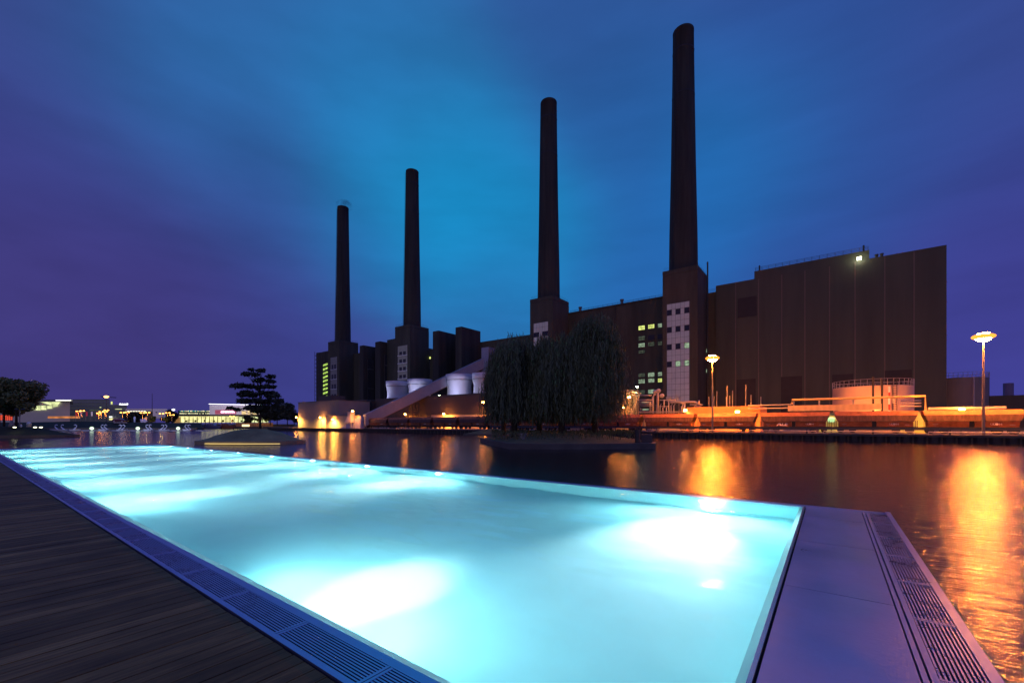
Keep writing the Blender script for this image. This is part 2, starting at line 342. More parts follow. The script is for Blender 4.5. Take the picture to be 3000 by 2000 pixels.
# far overflow edge
mb = MB(); mb.box(XA, .50, YB, YB + .10, .88, .952); mb.box(XA, PX1, YB + .27, PY1, .80, .945); mb.build('overflow_edge', steel, pool)
MB().box(XA, PX1, YB + .10, YB + .27, .80, .90).build('overflow_channel', steel2, pool)
MB().box(XA - 2.0, XA, YA - .34, PY1, .82, .952).build('end_coping', steel, pool)
# near-left coping and edge strips
MB().box(XA, XB, YA - .075, YA, .85, .956).build('coping_strip', steel, pool)
MB().box(PX0, XB, 1.522, 1.560, .80, .965).build('edge_strip', steel, pool)
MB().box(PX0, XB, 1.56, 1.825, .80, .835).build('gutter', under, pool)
# near end: rim, plates, strips
MB().box(XB, XB + .03, YA, YB, .85, .966).build('pool_rim', mat('rim_steel', (.75, .8, .78), .25, .8), pool)
ys = [1.523, 3.05, 5.17, 7.27, 9.2, YB]
for k in range(5):
    MB().box(XB + .05, .462, ys[k] + .004, ys[k + 1] - .004, .90, .955).build('floor_plate', steel, pool)
MB().box(.475, .508, 1.523, YB, .85, .952).build('edge_strip', steel, pool); MB().box(.520, .560, 1.523, YB, .85, .958).build('edge_strip', steel, pool)
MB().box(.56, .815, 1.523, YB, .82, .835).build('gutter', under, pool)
MB().box(.817, PX1, 1.523, PY1, .5, .96).build('edge_strip', steel, pool)
# gratings: each removable grille is a part with bars
def grille_x(x0, x1):
    mb = MB(); n = 11
    for i in range(n):
        y = 1.5745 + i * (1.815 - 1.5745) / (n - 1); mb.box(x0, x1, y - .0065, y + .0065, .90, .953)
    mb.box(x0, x0 + .026, 1.563, 1.823, .905, .9555); mb.box(x1 - .026, x1, 1.563, 1.823, .905, .9555)
    mb.box((x0 + x1) / 2 - .006, (x0 + x1) / 2 + .006, 1.563, 1.823, .90, .93)
    return mb.build('grille', steel2, pool)
x = -2.388 + 1.1 * 2
while x > XA:
    grille_x(x - 1.096 if x < XB + 1 else x - 1.096, min(x - .004, XB + .02)); x -= 1.1
def grille_y(y0, y1):
    mb = MB(); n = 10
    for i in range(n):
        x = .573 + i * (.803 - .573) / (n - 1); mb.box(x - .0065, x + .0065, y0, y1, .90, .953)
    mb.box(.562, .815, y0, y0 + .026, .905, .9555); mb.box(.562, .815, y1 - .026, y1, .905, .9555)
    mb.box(.562, .815, (y0 + y1) / 2 - .006, (y0 + y1) / 2 + .006, .90, .93)
    return mb.build('grille', steel2, pool)
y = 1.64
while y < YB - .3:
    grille_y(y, min(y + 1.092, YB - .02)); y += 1.1
# underwater lamps in both long walls
LXF = [-2.25, -10.8, -14.9, -19.1, -23.2, -27.4, -31.5, -35.7, -39.5]
LXN = [-4.7, -13.4, -17.7, -22.0, -26.3, -30.7, -35.0, -39.3]
for lx, side in [(q_, 1) for q_ in LXF] + [(q_, 0) for q_ in LXN]:
    yy = YB - .012 if side else YA + .012; s_ = -1 if side else 1
    mb = MB(); n_ = 18; ring = [(lx + .13 * math.cos(2 * math.pi * k / n_), .50 + .13 * math.sin(2 * math.pi * k / n_)) for k in range(n_)]
    mb.hexa([(x, yy - .01, z) for x, z in ring], [(x, yy + .01, z) for x, z in ring])
    pl = mb.build('underwater_lamp', POOLL, pool)
    lamp('underwater_beam', (lx, yy + s_ * .06, .50), (2400 if lx > -9 else (1300 if lx > -20 else 950)), (.84, .98, 1.0), .06, pool, 58 if side else 54, (0, s_ * (2.2 if side else (1.0 if lx > -9 else 1.6)), -.92), 1.)
    lamp('underwater_light', (lx, yy + s_ * .06, .48), (660 if lx > -9 else (600 if lx > -20 else 380)), (.45, .90, .97), .05, pool, 168, (0, s_ * 1.0, -.25), .6)

# ------------------------------------------------------------------ timber deck
def deck_mat():
    m = bpy.data.materials.new('weathered_boards'); m.use_nodes = True; t = m.node_tree; p = t.nodes['Principled BSDF']; n = t.nodes.new; l = t.links.new; p.inputs['Specular IOR Level'].default_value = .22
    g = n('ShaderNodeNewGeometry'); a = n('ShaderNodeMapping'); a.inputs['Scale'].default_value = (34, 1.3, 1); l(g.outputs['Position'], a.inputs['Vector'])
    z = n('ShaderNodeTexNoise'); z.inputs['Scale'].default_value = 1.; z.inputs['Detail'].default_value = 8; z.inputs['Roughness'].default_value = .75; l(a.outputs[0], z.inputs['Vector'])
    r = n('ShaderNodeValToRGB'); r.color_ramp.elements[0].position = .3; r.color_ramp.elements[0].color = (.08, .052, .018, 1); r.color_ramp.elements[1].position = .72; r.color_ramp.elements[1].color = (.38, .26, .085, 1); l(z.outputs['Fac'], r.inputs['Fac'])
    a2 = n('ShaderNodeMapping'); a2.inputs['Scale'].default_value = (1.2, .8, 1); l(g.outputs['Position'], a2.inputs['Vector'])
    z3 = n('ShaderNodeTexNoise'); z3.inputs['Scale'].default_value = 1.6; z3.inputs['Detail'].default_value = 3; l(a2.outputs[0], z3.inputs['Vector'])
    mm = n('ShaderNodeMapRange'); mm.inputs['From Min'].default_value = .3; mm.inputs['From Max'].default_value = .7; mm.inputs['To Min'].default_value = .6; mm.inputs['To Max'].default_value = 1.25; l(z3.outputs['Fac'], mm.inputs['Value'])
    v = n('ShaderNodeVectorMath'); v.operation = 'SCALE'; l(r.outputs[0], v.inputs[0]); l(mm.outputs[0], v.inputs['Scale'])
    sx = n('ShaderNodeSeparateXYZ'); l(g.outputs['Position'], sx.inputs[0]); dv = n('ShaderNodeMath'); dv.operation = 'SUBTRACT'; dv.inputs[0].default_value = .876; l(sx.outputs['X'], dv.inputs[1])
    d2 = n('ShaderNodeMath'); d2.operation = 'DIVIDE'; l(dv.outputs[0], d2.inputs[0]); d2.inputs[1].default_value = .1465; fl_ = n('ShaderNodeMath'); fl_.operation = 'FLOOR'; l(d2.outputs[0], fl_.inputs[0])
    wn_ = n('ShaderNodeTexWhiteNoise'); wn_.noise_dimensions = '1D'; l(fl_.outputs[0], wn_.inputs['W']); pr_ = n('ShaderNodeMapRange'); pr_.inputs['To Min'].default_value = .62; pr_.inputs['To Max'].default_value = 1.3; l(wn_.outputs['Value'], pr_.inputs['Value'])
    v9 = n('ShaderNodeVectorMath'); v9.operation = 'SCALE'; l(v.outputs[0], v9.inputs[0]); l(pr_.outputs[0], v9.inputs['Scale']); l(v9.outputs[0], p.inputs['Base Color'])
    rr = n('ShaderNodeMapRange'); rr.inputs['To Min'].default_value = .42; rr.inputs['To Max'].default_value = .8; l(z.outputs['Fac'], rr.inputs['Value']); l(rr.outputs[0], p.inputs['Roughness'])
    b = n('ShaderNodeBump'); b.inputs['Strength'].default_value = .6; b.inputs['Distance'].default_value = .004; l(z.outputs['Fac'], b.inputs['Height']); l(b.outputs[0], p.inputs['Normal'])
    return m
dk = deck_mat(); mb = MB(); x = PX1 - .01; rd = random.Random(3)
while x > PX0:
    wz = .950 + rd.uniform(-.0025, .0025); mb.box(x - .1375, x, PY0 + .01, 1.506 + rd.uniform(-.003, .003), .925, wz); x -= .1465
mb.build('deck', dk)['kind'] = 'structure'
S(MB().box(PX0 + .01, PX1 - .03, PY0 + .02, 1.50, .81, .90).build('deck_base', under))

# ------------------------------------------------------------------ power station
def chimney_tower(cx, blk, top, label, win, ct=122.0):
    x0, x1 = blk
    t = T('chimney_tower', label, 'chimney', (cx, 136, GZ), 'brick chimney towers of the power station')
    b = MB(); b.box(x0, x1, 130, 141.6, GZ - .3, top - 1.4)
    b.box(x0 - .02, x1 + .02, 129.98, 141.5, top - 1.3, top)          # parapet band
    b.box(x0 + .15, x1 - .15, 130.15, 141.4, top - 1.4, top - 1.3)
    b.build('base_block', brick, t)
    sh = MB().lathe(cx, 135.6, [(4.15, top - .1), (4.0, top + 12), (3.55, 82), (3.15, ct - 14), (3.0, ct - .7), (3.04, ct - .65), (3.04, ct), (2.6, ct), (2.6, ct - 7)], 40, cap=False)
    shf = sh.build('shaft', brick_dk, t, True)
    for z, rr in ((ct - 20, 3.27), (ct - 6.5, 3.1)): MB().lathe(cx, 135.6, [(rr - .1, z), (rr + .02, z), (rr + .02, z + .3), (rr - .1, z + .3)], 40, cap=False).build('band', dark, t)
    ld = MB()
    a = -2.1
    for s_ in (-.22, .22):
        ld.tube([(cx + 4.3 * math.cos(a) + s_, 135.6 + 4.3 * math.sin(a), top), (cx + 3.15 * math.cos(a) + s_, 135.6 + 3.15 * math.sin(a), ct - 1)], .07, 4)
    ld.build('ladder', dark, t)
    r = MB().rail([(x0 + .3, 130.3, top), (x1 - .3, 130.3, top), (x1 - .3, 141.2, top)], 1.0, 2.5, .02); r.build('railing', dark, t)
    if win: win(t)
    return t
def panel_grid(t, x0, x1, z0, z1, cols, rows, wrows, lit=(), y=129.9, wc=(0, 2, 4), m_=None):
    # translucent glass-block bay: panes with joints, dark casements in it
    p = MB(); fr = MB(); wn = MB(); lw = MB()
    ws = [1.35 if (c % 2 == 0) else 1.0 for c in range(cols)]; tot = sum(ws); xs = [x0]
    for k in ws: xs.append(xs[-1] + (x1 - x0) * k / tot)
    for r in range(rows):
        za, zb = z1 - (z1 - z0) * (r + 1) / rows, z1 - (z1 - z0) * r / rows
        for c in range(cols):
            if r in wrows and c in wc: (lw if (r, c) in lit else wn).box(xs[c] + .08, xs[c + 1] - .08, y - .02, y + .03, za + .1, zb - .1)
            else: p.box(xs[c] + .045, xs[c + 1] - .045, y - .04, y + .03, za + .045, zb - .045)
    fr.box(x0 - .12, x1 + .12, y + .03, y + .09, z0 - .12, z1 + .12)
    w_ = fr.build('window_bay', mat('bay_frame', (.10, .08, .10), .6), t)
    p.build('glass_panels', m_ or BLOCK, w_)
    for mb_, nm_, mt_ in ((wn, 'casement', glassd), (lw, 'lit_casement', WIN_P)):
        for k in range(0, len(mb_.v), 8):
            q_ = MB(); q_.v = mb_.v[k:k + 8]; q_.f = [tuple(i - 0 for i in f) for f in mb_.f[:6]]; q_.build(nm_, mt_, w_)
def win4(t): panel_grid(t, -39.2, -32.8, 9.2, 38.2, 5, 17, (1, 4, 7, 10), ((7, 4), (10, 2), (10, 4)))
def win3(t):
    xa = PV(1564, 130)[0]; xb = PV(1606, 130)[0]; panel_grid(t, xa, xb, 14, 39.2, 5, 15, (2, 5, 8, 11), (), wc=(0, 1, 3, 4))
BL2 = mat('glass_block_dim', (.20, .19, .24), .35, var=.15, vs=.6, emit=.035, ecol=(.95, .9, .8)); BL1 = mat('glass_block_dark', (.14, .13, .18), .35, var=.15, vs=.6, emit=.02, ecol=(.9, .85, 1.0))
def bay_rows(t, pa, pb, ya, yb, m_):
    xa, D = PV(pa, 130); xb = PV(pb, 130)[0]; za, zb = ZZ(yb, D), ZZ(ya, D)
    panel_grid(t, xa, xb, za, zb, 7, 18, (3, 4, 7, 8, 11, 12, 15, 16), (), wc=(1, 2, 4, 5), m_=m_)
    l_ = MB()
    for k in range(1, 5): l_.box(xa, xb, 129.7, 129.85, zb - (zb - za) * (k * 4 + 1.) / 18 - .15, zb - (zb - za) * (k * 4 + 1.) / 18 + .15)
    l_.build('sill_band', white, t)
def win2(t): bay_rows(t, 1166, 1194, 1015, 1116, BL2)
def win1(t): bay_rows(t, 969, 988, 1048, 1176, BL1)
chimney_tower(-36.0, (-40.5, -30.6), 48.3, 'nearest of four brick chimneys, its base block with a pale glazed stair bay', win4)
chimney_tower(-84.2, (-88.8, -79.0), 48.3, 'second nearest brick chimney, rising behind the willow island', win3)
chimney_tower(-161.2, (-167.0, -156.1), 48.8, 'brick chimney above the white cooling towers, third in the row', win2, 123.6)
chimney_tower(-220.2, (-226.0, -214.6), 48.3, 'farthest brick chimney with smoke at its mouth, leftmost in the row', win1, 124.2)
# smoke at the far chimney
sm = bpy.data.materials.new('smoke'); sm.use_nodes = True; t = sm.node_tree; t.nodes.clear(); n = t.nodes.new; l = t.links.new
pv = n('ShaderNodeVolumePrincipled'); pv.inputs['Color'].default_value = (.10, .05, .16, 1); pv.inputs['Density'].default_value = .10
g = n('ShaderNodeNewGeometry'); z = n('ShaderNodeTexNoise'); z.inputs['Scale'].default_value = .25; l(g.outputs['Position'], z.inputs['Vector'])
mm = n('ShaderNodeMapRange'); mm.inputs['From Min'].default_value = .42; mm.inputs['From Max'].default_value = .7; mm.inputs['To Max'].default_value = .12; l(z.outputs['Fac'], mm.inputs['Value']); l(mm.outputs[0], pv.inputs['Density'])
o = n('ShaderNodeOutputMaterial'); l(pv.outputs[0], o.inputs['Volume'])
tag(MB().ball(-219.2, 135.6, 124.8, 5.0, 4.6, 3.4).build('smoke', sm), 'thin purple smoke hanging at the mouth of the farthest chimney', 'smoke', kind='stuff')

# right boiler house, dark sheet metal
bh = T('boiler_house', 'huge windowless dark metal clad boiler house at the right end of the power station', 'building', (0, 150, GZ))
XR = PV(2773, 141)[0]; XL = PV(2097, 141)[0]
b = MB(); b.box(XL, XR, 141, 190, GZ - .3, 44.5); b.build('wall', clad, bh)
MB().box(-30.55, XL - .01, 141.7, 188, GZ - .3, 42.9).build('link_wall', brick, bh)
xa = PV(2209, 141)[0]; xb = PV(2547, 141)[0]
b = MB(); b.box(xa, xb, 141.6, 180, 44.4, 46.9); b.build('raised_roof', clad, bh)
MB().rail([(xa + .2, 142, 46.9), (xb - .2, 142, 46.9)], 1.1, 1.6, .04).build('railing', dark, bh)
MB().rail([(-30.4, 142, 42.9), (XL, 142, 42.9)], 1.1, 1.6, .04).build('railing', dark, bh)
for k, px in enumerate((2155, 2222, 2290, 2358, 2430, 2505, 2592, 2678)):
    x_ = PV(px, 141)[0]; MB().box(x_ - .12, x_ + .12, 140.93, 141.02, GZ, 44.3).build('cladding_joint', mat('joint_trim', (.16, .13, .10), .5), bh)
def opening(pa, pb, ya, yb, m_=louv, par=bh, nm='louvre', v=140.94):
    xa, D = PV(pa, v); xb = PV(pb, v)[0]
    return MB().box(xa, xb, v - .06, v + .05, max(ZZ(yb, D), GZ), ZZ(ya, D)).build(nm, m_, par)
opening(2161, 2217, 875, 932)
opening(2158, 2214, 1112, 1250); opening(2288, 2350, 1104, 1250); opening(2438, 2500, 1098, 1250); opening(2592, 2671, 1086, 1250)
for px in (2225, 2530):
    x_, D = PV(px, 145); MB().lathe(x_, 145, [(.2, 46.8), (.2, 49.4)], 10).build('roof_vent', dark, bh)
for px in (2568, 2583): x_, D = PV(px, 142); MB().lathe(x_, 142, [(.3, 44.4), (.3, 45.2), (.4, 45.2), (.4, 45.5)], 10).build('roof_vent', dark, bh)
xq, D = PV(2065, 140)
MB().tube([(-30.1, 140.2, GZ), (-30.1, 140.2, 52)], .22, 8).build('downpipe', dark, bh)
for py in (1023, 1083): MB().box(-30.45, -30.35, 140.1, 140.5, ZZ(py + 5, 128), ZZ(py - 5, 128)).build('slit_window', WIN_P, bh)
x_, D = PV(2517, 140.5)
fl = T('floodlight', 'glaring white floodlight on the roof edge of the dark boiler house', 'floodlight', (x_, 140.6, ZZ(757, D)))
MB().box(x_ - .45, x_ + .45, 140.35, 140.6, ZZ(757, D) - .35, ZZ(757, D) + .35).build('lamp_glass', glow('flood_white', (1, 1, .65), 14), fl)
MB().box(x_ - .1, x_ + .1, 140.6, 141.9, ZZ(757, D) - .1, ZZ(757, D) + .1).build('bracket', dark, fl)
lamp('flood_light', (x_, 139.3, ZZ(757, D)), 160, (1, .95, .7), .4, fl)

# brick turbine hall between chimneys 3 and 4
th = T('turbine_hall', 'long brown brick hall with small lit windows between the two nearest chimneys', 'building', (-60, 150, GZ))
MB().box(-78.95, -40.55, 141.2, 186, GZ - .3, 44.0).build('wall', brick, th)
MB().box(-79, -40.5, 141.1, 141.25, 43.6, 44.25).build('parapet', brick_dk, th)
MB().rail([(-78.5, 141.9, 44.0), (-41, 141.9, 44.0)], 1.1, 1.8, .04).build('railing', dark, th)
def wn5(x0, x1, y0, y1, m_, cols=4, rows=2):
    v = 141.06; pa, pb = 1750 + x0 / 3.136, 1750 + x1 / 3.136; ya, yb = 850 + y0 / 3.136, 850 + y1 / 3.136
    xa, D = PV(pa, v); xb = PV(pb, v)[0]; za, zb = ZZ(yb, D), ZZ(ya, D)
    f = MB(); f.box(xa - .1, xb + .1, v + .02, v + .12, za - .1, zb + .1); w_ = f.build('window', dark, th)
    p = MB()
    for c in range(cols):
        for r in range(rows):
            p.box(xa + (xb - xa) * c / cols + .05, xa + (xb - xa) * (c + 1) / cols - .05, v - .03, v + .02, za + (zb - za) * r / rows + .05, za + (zb - za) * (r + 1) / rows - .05)
    p.build('pane', m_, w_)
cx_ = [(378, 436), (466, 524), (556, 594)]
for (a, b_), mm_, y0, y1 in ((cx_[0], WIN_Y, 330, 370), (cx_[1], WIN_Y, 318, 356), (cx_[2], WIN_P, 308, 345), (cx_[0], WIN_D, 425, 465), (cx_[1], glassd, 418, 458), (cx_[2], glassd, 408, 448),
        (cx_[0], WIN_P, 490, 527), (cx_[1], WIN_D, 480, 517), (cx_[2], WIN_D, 472, 508), (cx_[0], WIN_D, 555, 583), (cx_[0], WIN_D, 765, 800), (cx_[1], WIN_P, 758, 798), (cx_[2], WIN_P, 752, 790),
        (cx_[0], WIN_P, 818, 858), (cx_[1], WIN_P, 812, 850), (cx_[2], WIN_Y, 810, 846), (cx_[1], WIN_P, 912, 952), (cx_[0], WIN_D, 918, 958)):
    wn5(a, b_, y0, y1, mm_, 5 if y0 > 700 else 4, 1 if y0 > 700 else 2)
for px, py, wpx in ((1734, 980, 16), (1755, 1007, 8)):
    x_, D = PV(px, 141); MB().box(x_ - wpx / 2 / 1249 * D, x_ + wpx / 2 / 1249 * D, 141.02, 141.1, ZZ(py + 5, D), ZZ(py - 5, D)).build('window', WIN_P, th)
for px in (1700, 1822): x_ = PV(px, 145)[0]; MB().lathe(x_, 145, [(.5, 44), (.5, 46.2), (.7, 46.4), (.7, 46.8)], 12).build('roof_vent', steelg, th)
x_ = PV(1713, 150)[0]; MB().ball(x_, 150, 44.3, 2.0, 2.0, 2.2).build('roof_dome', steelg, th)
MB().tube([(PV(1803, 141)[0], 141, GZ), (PV(1803, 141)[0], 141, 44)], .16, 6).build('downpipe', dark, th)

# older boiler house row on the left
ob = T('old_boiler_house', 'stepped brown brick boiler house with tall slit windows between the far chimneys', 'building', (-160, 145, GZ))
b = MB(); b.box(-214.5, -167.1, 138.6, 185, GZ - .3, 41.8); b.box(-156.0, -89, 142, 186, GZ - .3, 38.5); b.build('wall', brick, ob)
MB().box(-195.9, -192.6, 130, 138.6, GZ - .3, 43.0).build('tower_block', brick_dk, ob)
MB().box(-182.6, -178.4, 130, 138.6, GZ - .3, 43.4).build('tower_block', brick_dk, ob)
MB().box(-140.8, -137.1, 130, 142, GZ - .3, 43.3).build('tower_block', brick_dk, ob)
MB().box(-126.9, -123.4, 130, 142, GZ - .3, 43.2).build('tower_block', brick_dk, ob)
MB().box(-137.1, -126.9, 141.2, 142.2, 38, 42.6).build('bridge_wall', brick, ob)
MB().box(-178.4, -167.05, 134, 138.6, GZ - .3, 44.6).build('tower_block', brick, ob)
for px in (1327, 1332.5):
    x_, D = PV(px, 141); MB().box(x_ - .45, x_ + .45, 141.0, 141.15, ZZ(1007, D), ZZ(982, D)).build('slit_window', glow('sky_slit', (.35, .42, .75), .7), ob)
def slitbay(X, ya, yb, za, zb):
    f = MB(); f.box(X - .02, X + .04, ya, yb, za, zb); w_ = f.build('window', glassd, ob)
    p = MB(); n_ = 5
    for k in range(n_ + 1):
        y_ = ya + (yb - ya) * k / n_; p.box(X + .03, X + .12, y_ - .06, y_ + .06, za, zb)
    for k in range(3): z_ = za + (zb - za) * (k + .5) / 3; p.box(X + .05, X + .16, ya, yb, z_ - .15, z_ + .15)
    p.build('mullions', steelg, w_)
slitbay(-192.6, 132.5, 136.2, 6, 36); slitbay(-178.4, 132.5, 136.5, 6, 37)
for py in (1066, 1081):
    x_, D = PV(1328, 141.9); MB().box(x_ - .9, x_ + .9, 141.85, 141.95, ZZ(py + 5.5, D), ZZ(py - 5.5, D)).build('window', WIN_Y, ob)
x_, D = PV(1260, 141.9); MB().box(x_ - .4, x_ + .4, 141.8, 141.95, ZZ(1051, D), ZZ(1045, D)).build('window', WIN_Y, ob)
for px in (1300, 1312): x_, D = PV(px, 141.8); MB().box(x_ - 1.0, x_ + 1.0, 141.8, 141.95, ZZ(1091, D), ZZ(1073, D)).build('window', mat('faint_window', (.2, .2, .2), .3, emit=.02, ecol=(1, 1, .8)), ob)

# glass stair annex at the far left
ga = T('glass_stairwell', 'narrow glass sided annex with green lit stairs left of the farthest chimney', 'building', (-234, 134, GZ))
x0 = PV(927, 130)[0]; x1 = -226.1
MB().box(x0, x1, 130, 139, GZ - .3, 43.5).build('wall', brick_dk, ga)
f = MB(); lt = MB(); xa = PV(946.5, 129.9)[0]; xb = PV(960, 129.9)[0]
for k in range(12):
    z_ = 10 + k * 2.25; lt.quad((xa, 129.93, z_ + .2), (xb, 129.93, z_ + .2 + .8), (xb, 129.93, z_ + 2.0), (xa, 129.93, z_ + 1.4))
    f.tube([(xa, 129.88, z_ + (.1 if k % 2 else 1.9)), (xb, 129.88, z_ + (1.9 if k % 2 else .1))], .09, 4)
lt.build('stair_glazing', glow('stair_green', (.55, .85, .15), .9, .5, 1.0), ga); f.build('stair_flight', dark, ga)
f = MB(); xg = PV(920.5, 130)[0]
for k in range(18): f.box(xg, x0, 130.2, 137, 3 + k * 2.3, 3.25 + k * 2.3)
f.box(xg, xg + .2, 130.2, 130.4, GZ, 44.5); f.build('balcony_frame', steelg, ga)
MB().box(xg + .3, x0 - .05, 131, 136, GZ, 44).build('glass_wall', mat('pale_glass', (.10, .22, .34), .08, var=.1, spec=1.0), ga)

# ------------------------------------------------------------------ cooling cells and low halls
lh = T('cooling_hall', 'low brown corrugated hall carrying the four white cooling towers', 'building', (-118, 110, GZ))
hx0 = PV(1081, 100)[0]; hx1 = PV(1446, 100)[0]
wall_h = mat('hall_cladding', (.13, .105, .085), .7, var=.12, vs=.4, stripe=('X', 2.0, .22))
MB().box(hx0, hx1, 103, 127, GZ - .2, 12.4).build('wall', wall_h, lh)
MB().box(PV(1262, 98)[0], hx1, 98, 103, 5.6, 11.4).build('overhang', wall_h, lh)
MB().box(PV(1262, 98)[0], hx1, 98.2, 103, GZ - .2, 5.55).build('lower_wall', mat('pale_render', (.6, .5, .36), .8, var=.15), lh)
MB().box(hx0 - 2.4, hx0 - .02, 101, 120, GZ - .2, 11.8).build('stair_tower', brick_dk, lh)
for pa, pb, yt in ((1131, 1198, 1118), (1194, 1266, 1112), (1306, 1386, 1098), (1383, 1452, 1094)):
    xa, D = PV((pa + pb) / 2, 114); r = (pb - pa) / 2 / 1249 * D; zt = ZZ(yt, D)
    ct = T('cooling_tower', {1131: 'white cooling tower with flared rim, leftmost, fully visible beside the conveyor', 1194: 'white cooling tower with flared rim partly behind the sloping conveyor', 1306: 'white cooling tower mostly hidden under the top of the conveyor', 1383: 'white cooling tower nearest the willows, beside a green lit gap'}[pa], 'cooling tower', (xa, 114, 12.4), 'white cooling towers on the hall roof')
    pr = [(r * .95, 12.3), (r * .88, 14), (r * .87, zt - 4.2), (r * .93, zt - 2.6), (r * .98, zt - 1.6), (r * 1.0, zt), (r * .94, zt), (r * .90, zt - 2.5), (r * .8, zt - 5)]
    MB().lathe(xa, 114, pr, 36, cap=False).build('shell', shell, ct, True)
    MB().lathe(xa, 114, [(r * .97, zt - 2.2), (r * 1.0, zt - 2.2), (r * 1.0, zt - 2.05), (r * .97, zt - 2.05)], 36, cap=False).build('band', steelg, ct)
def hall(name, label, pa, pb, v0, v1, ytop, m_, cap=True):
    xa, D = PV(pa, v0); xb = PV(pb, v0)[0]; z = ZZ(ytop, D)
    t = T(name, label, 'building', ((xa + xb) / 2, v0, GZ)); MB().box(xa, xb, v0, v1, GZ - .2, z).build('wall', m_, t)
    if cap: MB().box(xa - .15, xb + .15, v0 - .15, v1 + .1, z + .003, z + .25).build('roof', steelg, t)
    return t, xa, xb, z
greyc = mat('grey_cladding', (.29, .31, .29), .7, var=.1, vs=.4, stripe=('X', 1.8, .2))
t1, xa, xb, z = hall('quay_hall', 'pale corrugated quayside hall lit yellow by wall lamps, far left of the plant', 874, 992, 86, 99, 1180, greyc)
x0 = PV(933, 90)[0]; x1 = PV(970, 90)[0]
MB().box(x0, x1, 90, 96, z + .25, z + 2.6).build('roof_cabin', wall_h, t1)
t2, *_ = hall('low_shed', 'long low shed with a grey lean-to roof glowing yellow beside the coal hopper', 955, 1052, 84.5, 90, 1219, mat('cream_render', (.6, .52, .36), .8, var=.1))
hall('brown_annex', 'plain brown brick annex behind the low shed', 992, 1073, 101, 112, 1177, brick)
# coal hopper with lamp and feeder ramp
x_, D = PV(1028, 83)
hp = T('coal_hopper', 'bell shaped steel coal hopper lit brightly by a sodium lamp', 'hopper', (x_, 83, GZ))
b = MB(); b.hexa([(x_ - 2.2, 82, 3.0), (x_ + 1.7, 82, 3.0), (x_ + 1.7, 84.5, 3.0), (x_ - 2.2, 84.5, 3.0)], [(x_ - 1.0, 82.4, 5.2), (x_ + .8, 82.4, 5.2), (x_ + .8, 84, 5.2), (x_ - 1.0, 84, 5.2)]); b.box(x_ - 1.0, x_ + .8, 82.4, 84, 5.2, 6.6)
b.build('funnel', pipe_m, hp)
b = MB()
for dx in (-2.1, 1.5):
    for y_ in (82.1, 84.3): b.tube([(x_ + dx, y_, GZ), (x_ + dx, y_, 3.1)], .14, 6)
b.build('legs', galv, hp)
# belt conveyor bridge
cvb = T('conveyor_bridge', 'long enclosed coal conveyor bridge sloping up from the quay across the cooling towers', 'conveyor', (-124, 84, GZ))
A0 = Vector((-124.0, 84.0, 0)); A1 = Vector((-108.0, 126.0, 0)); dr = (A1 - A0).normalized(); sd_ = Vector((dr.y, -dr.x, 0)) * 1.9
zb0, zb1 = 1.7, 24.2; ht = 3.9
def cvp(s, side, z): p = A0 + (A1 - A0) * s + sd_ * side; return (p.x, p.y, z)
b = MB(); b.hexa([cvp(0, 1, zb0 + .12), cvp(1, 1, zb1 + .12), cvp(1, -1, zb1 + .12), cvp(0, -1, zb0 + .12)], [cvp(0, 1, zb0 + ht), cvp(1, 1, zb1 + ht), cvp(1, -1, zb1 + ht), cvp(0, -1, zb0 + ht)]); b.build('gallery', conv, cvb)
b = MB(); b.hexa([cvp(.0, .96, zb0 - .1), cvp(1, .96, zb1 - .1), cvp(1, -.96, zb1 - .1), cvp(.0, -.96, zb0 - .1)], [cvp(.0, .96, zb0 + .117), cvp(1, .96, zb1 + .117), cvp(1, -.96, zb1 + .117), cvp(.0, -.96, zb0 + .117)]); b.build('soffit', conv_u, cvb)
tx0 = PV(1420.5, 126.5)[0]; tx1 = PV(1441, 126.5)[0]
MB().box(tx0, tx1, 124.5, 130, 22.5, 31.8).build('head_house', conv, cvb)
def trestle(s, w_=1.2):
    b = MB(); p = A0 + (A1 - A0) * s; zt = zb0 + (zb1 - zb0) * s - .1
    c = [p + sd_ * .8 + dr * w_, p + sd_ * .8 - dr * w_, p - sd_ * .8 - dr * w_, p - sd_ * .8 + dr * w_]
    for q_ in c: b.tube([(q_.x, q_.y, GZ), (q_.x, q_.y, zt - (0 if (q_ - p).dot(dr) > 0 else .5))], .16, 6)
    n_ = max(2, int((zt - GZ) / 2.6))
    for k in range(n_):
        za = GZ + (zt - GZ) * k / n_; zc = GZ + (zt - GZ) * (k + 1) / n_
        for i in range(4):
            u, v = c[i], c[(i + 1) % 4]; b.tube([(u.x, u.y, za), (v.x, v.y, zc)], .07, 4); b.tube([(v.x, v.y, za), (u.x, u.y, zc)], .07, 4); b.tube([(u.x, u.y, zc), (v.x, v.y, zc)], .07, 4)
    b.build('trestle', dark, cvb)
trestle(.38); trestle(.93, 1.4)
# pale wedge shaped foot shed
xw = -124.6; xL = PV(997, 83)[0]
fw = T('feeder_shed', 'pale blue wedge shaped feeder shed at the foot of the conveyor', 'shed', ((xw + xL) / 2, 83, GZ))
b = MB(); b.hexa([(xL, 83, GZ), (xw, 83, GZ), (xw, 83, 5.2)], [(xL, 86, GZ), (xw, 86, GZ), (xw, 86, 5.2)]); b.build('wall', mat('pale_blue_sheet', (.55, .57, .75), .5, var=.05, emit=.0), fw)

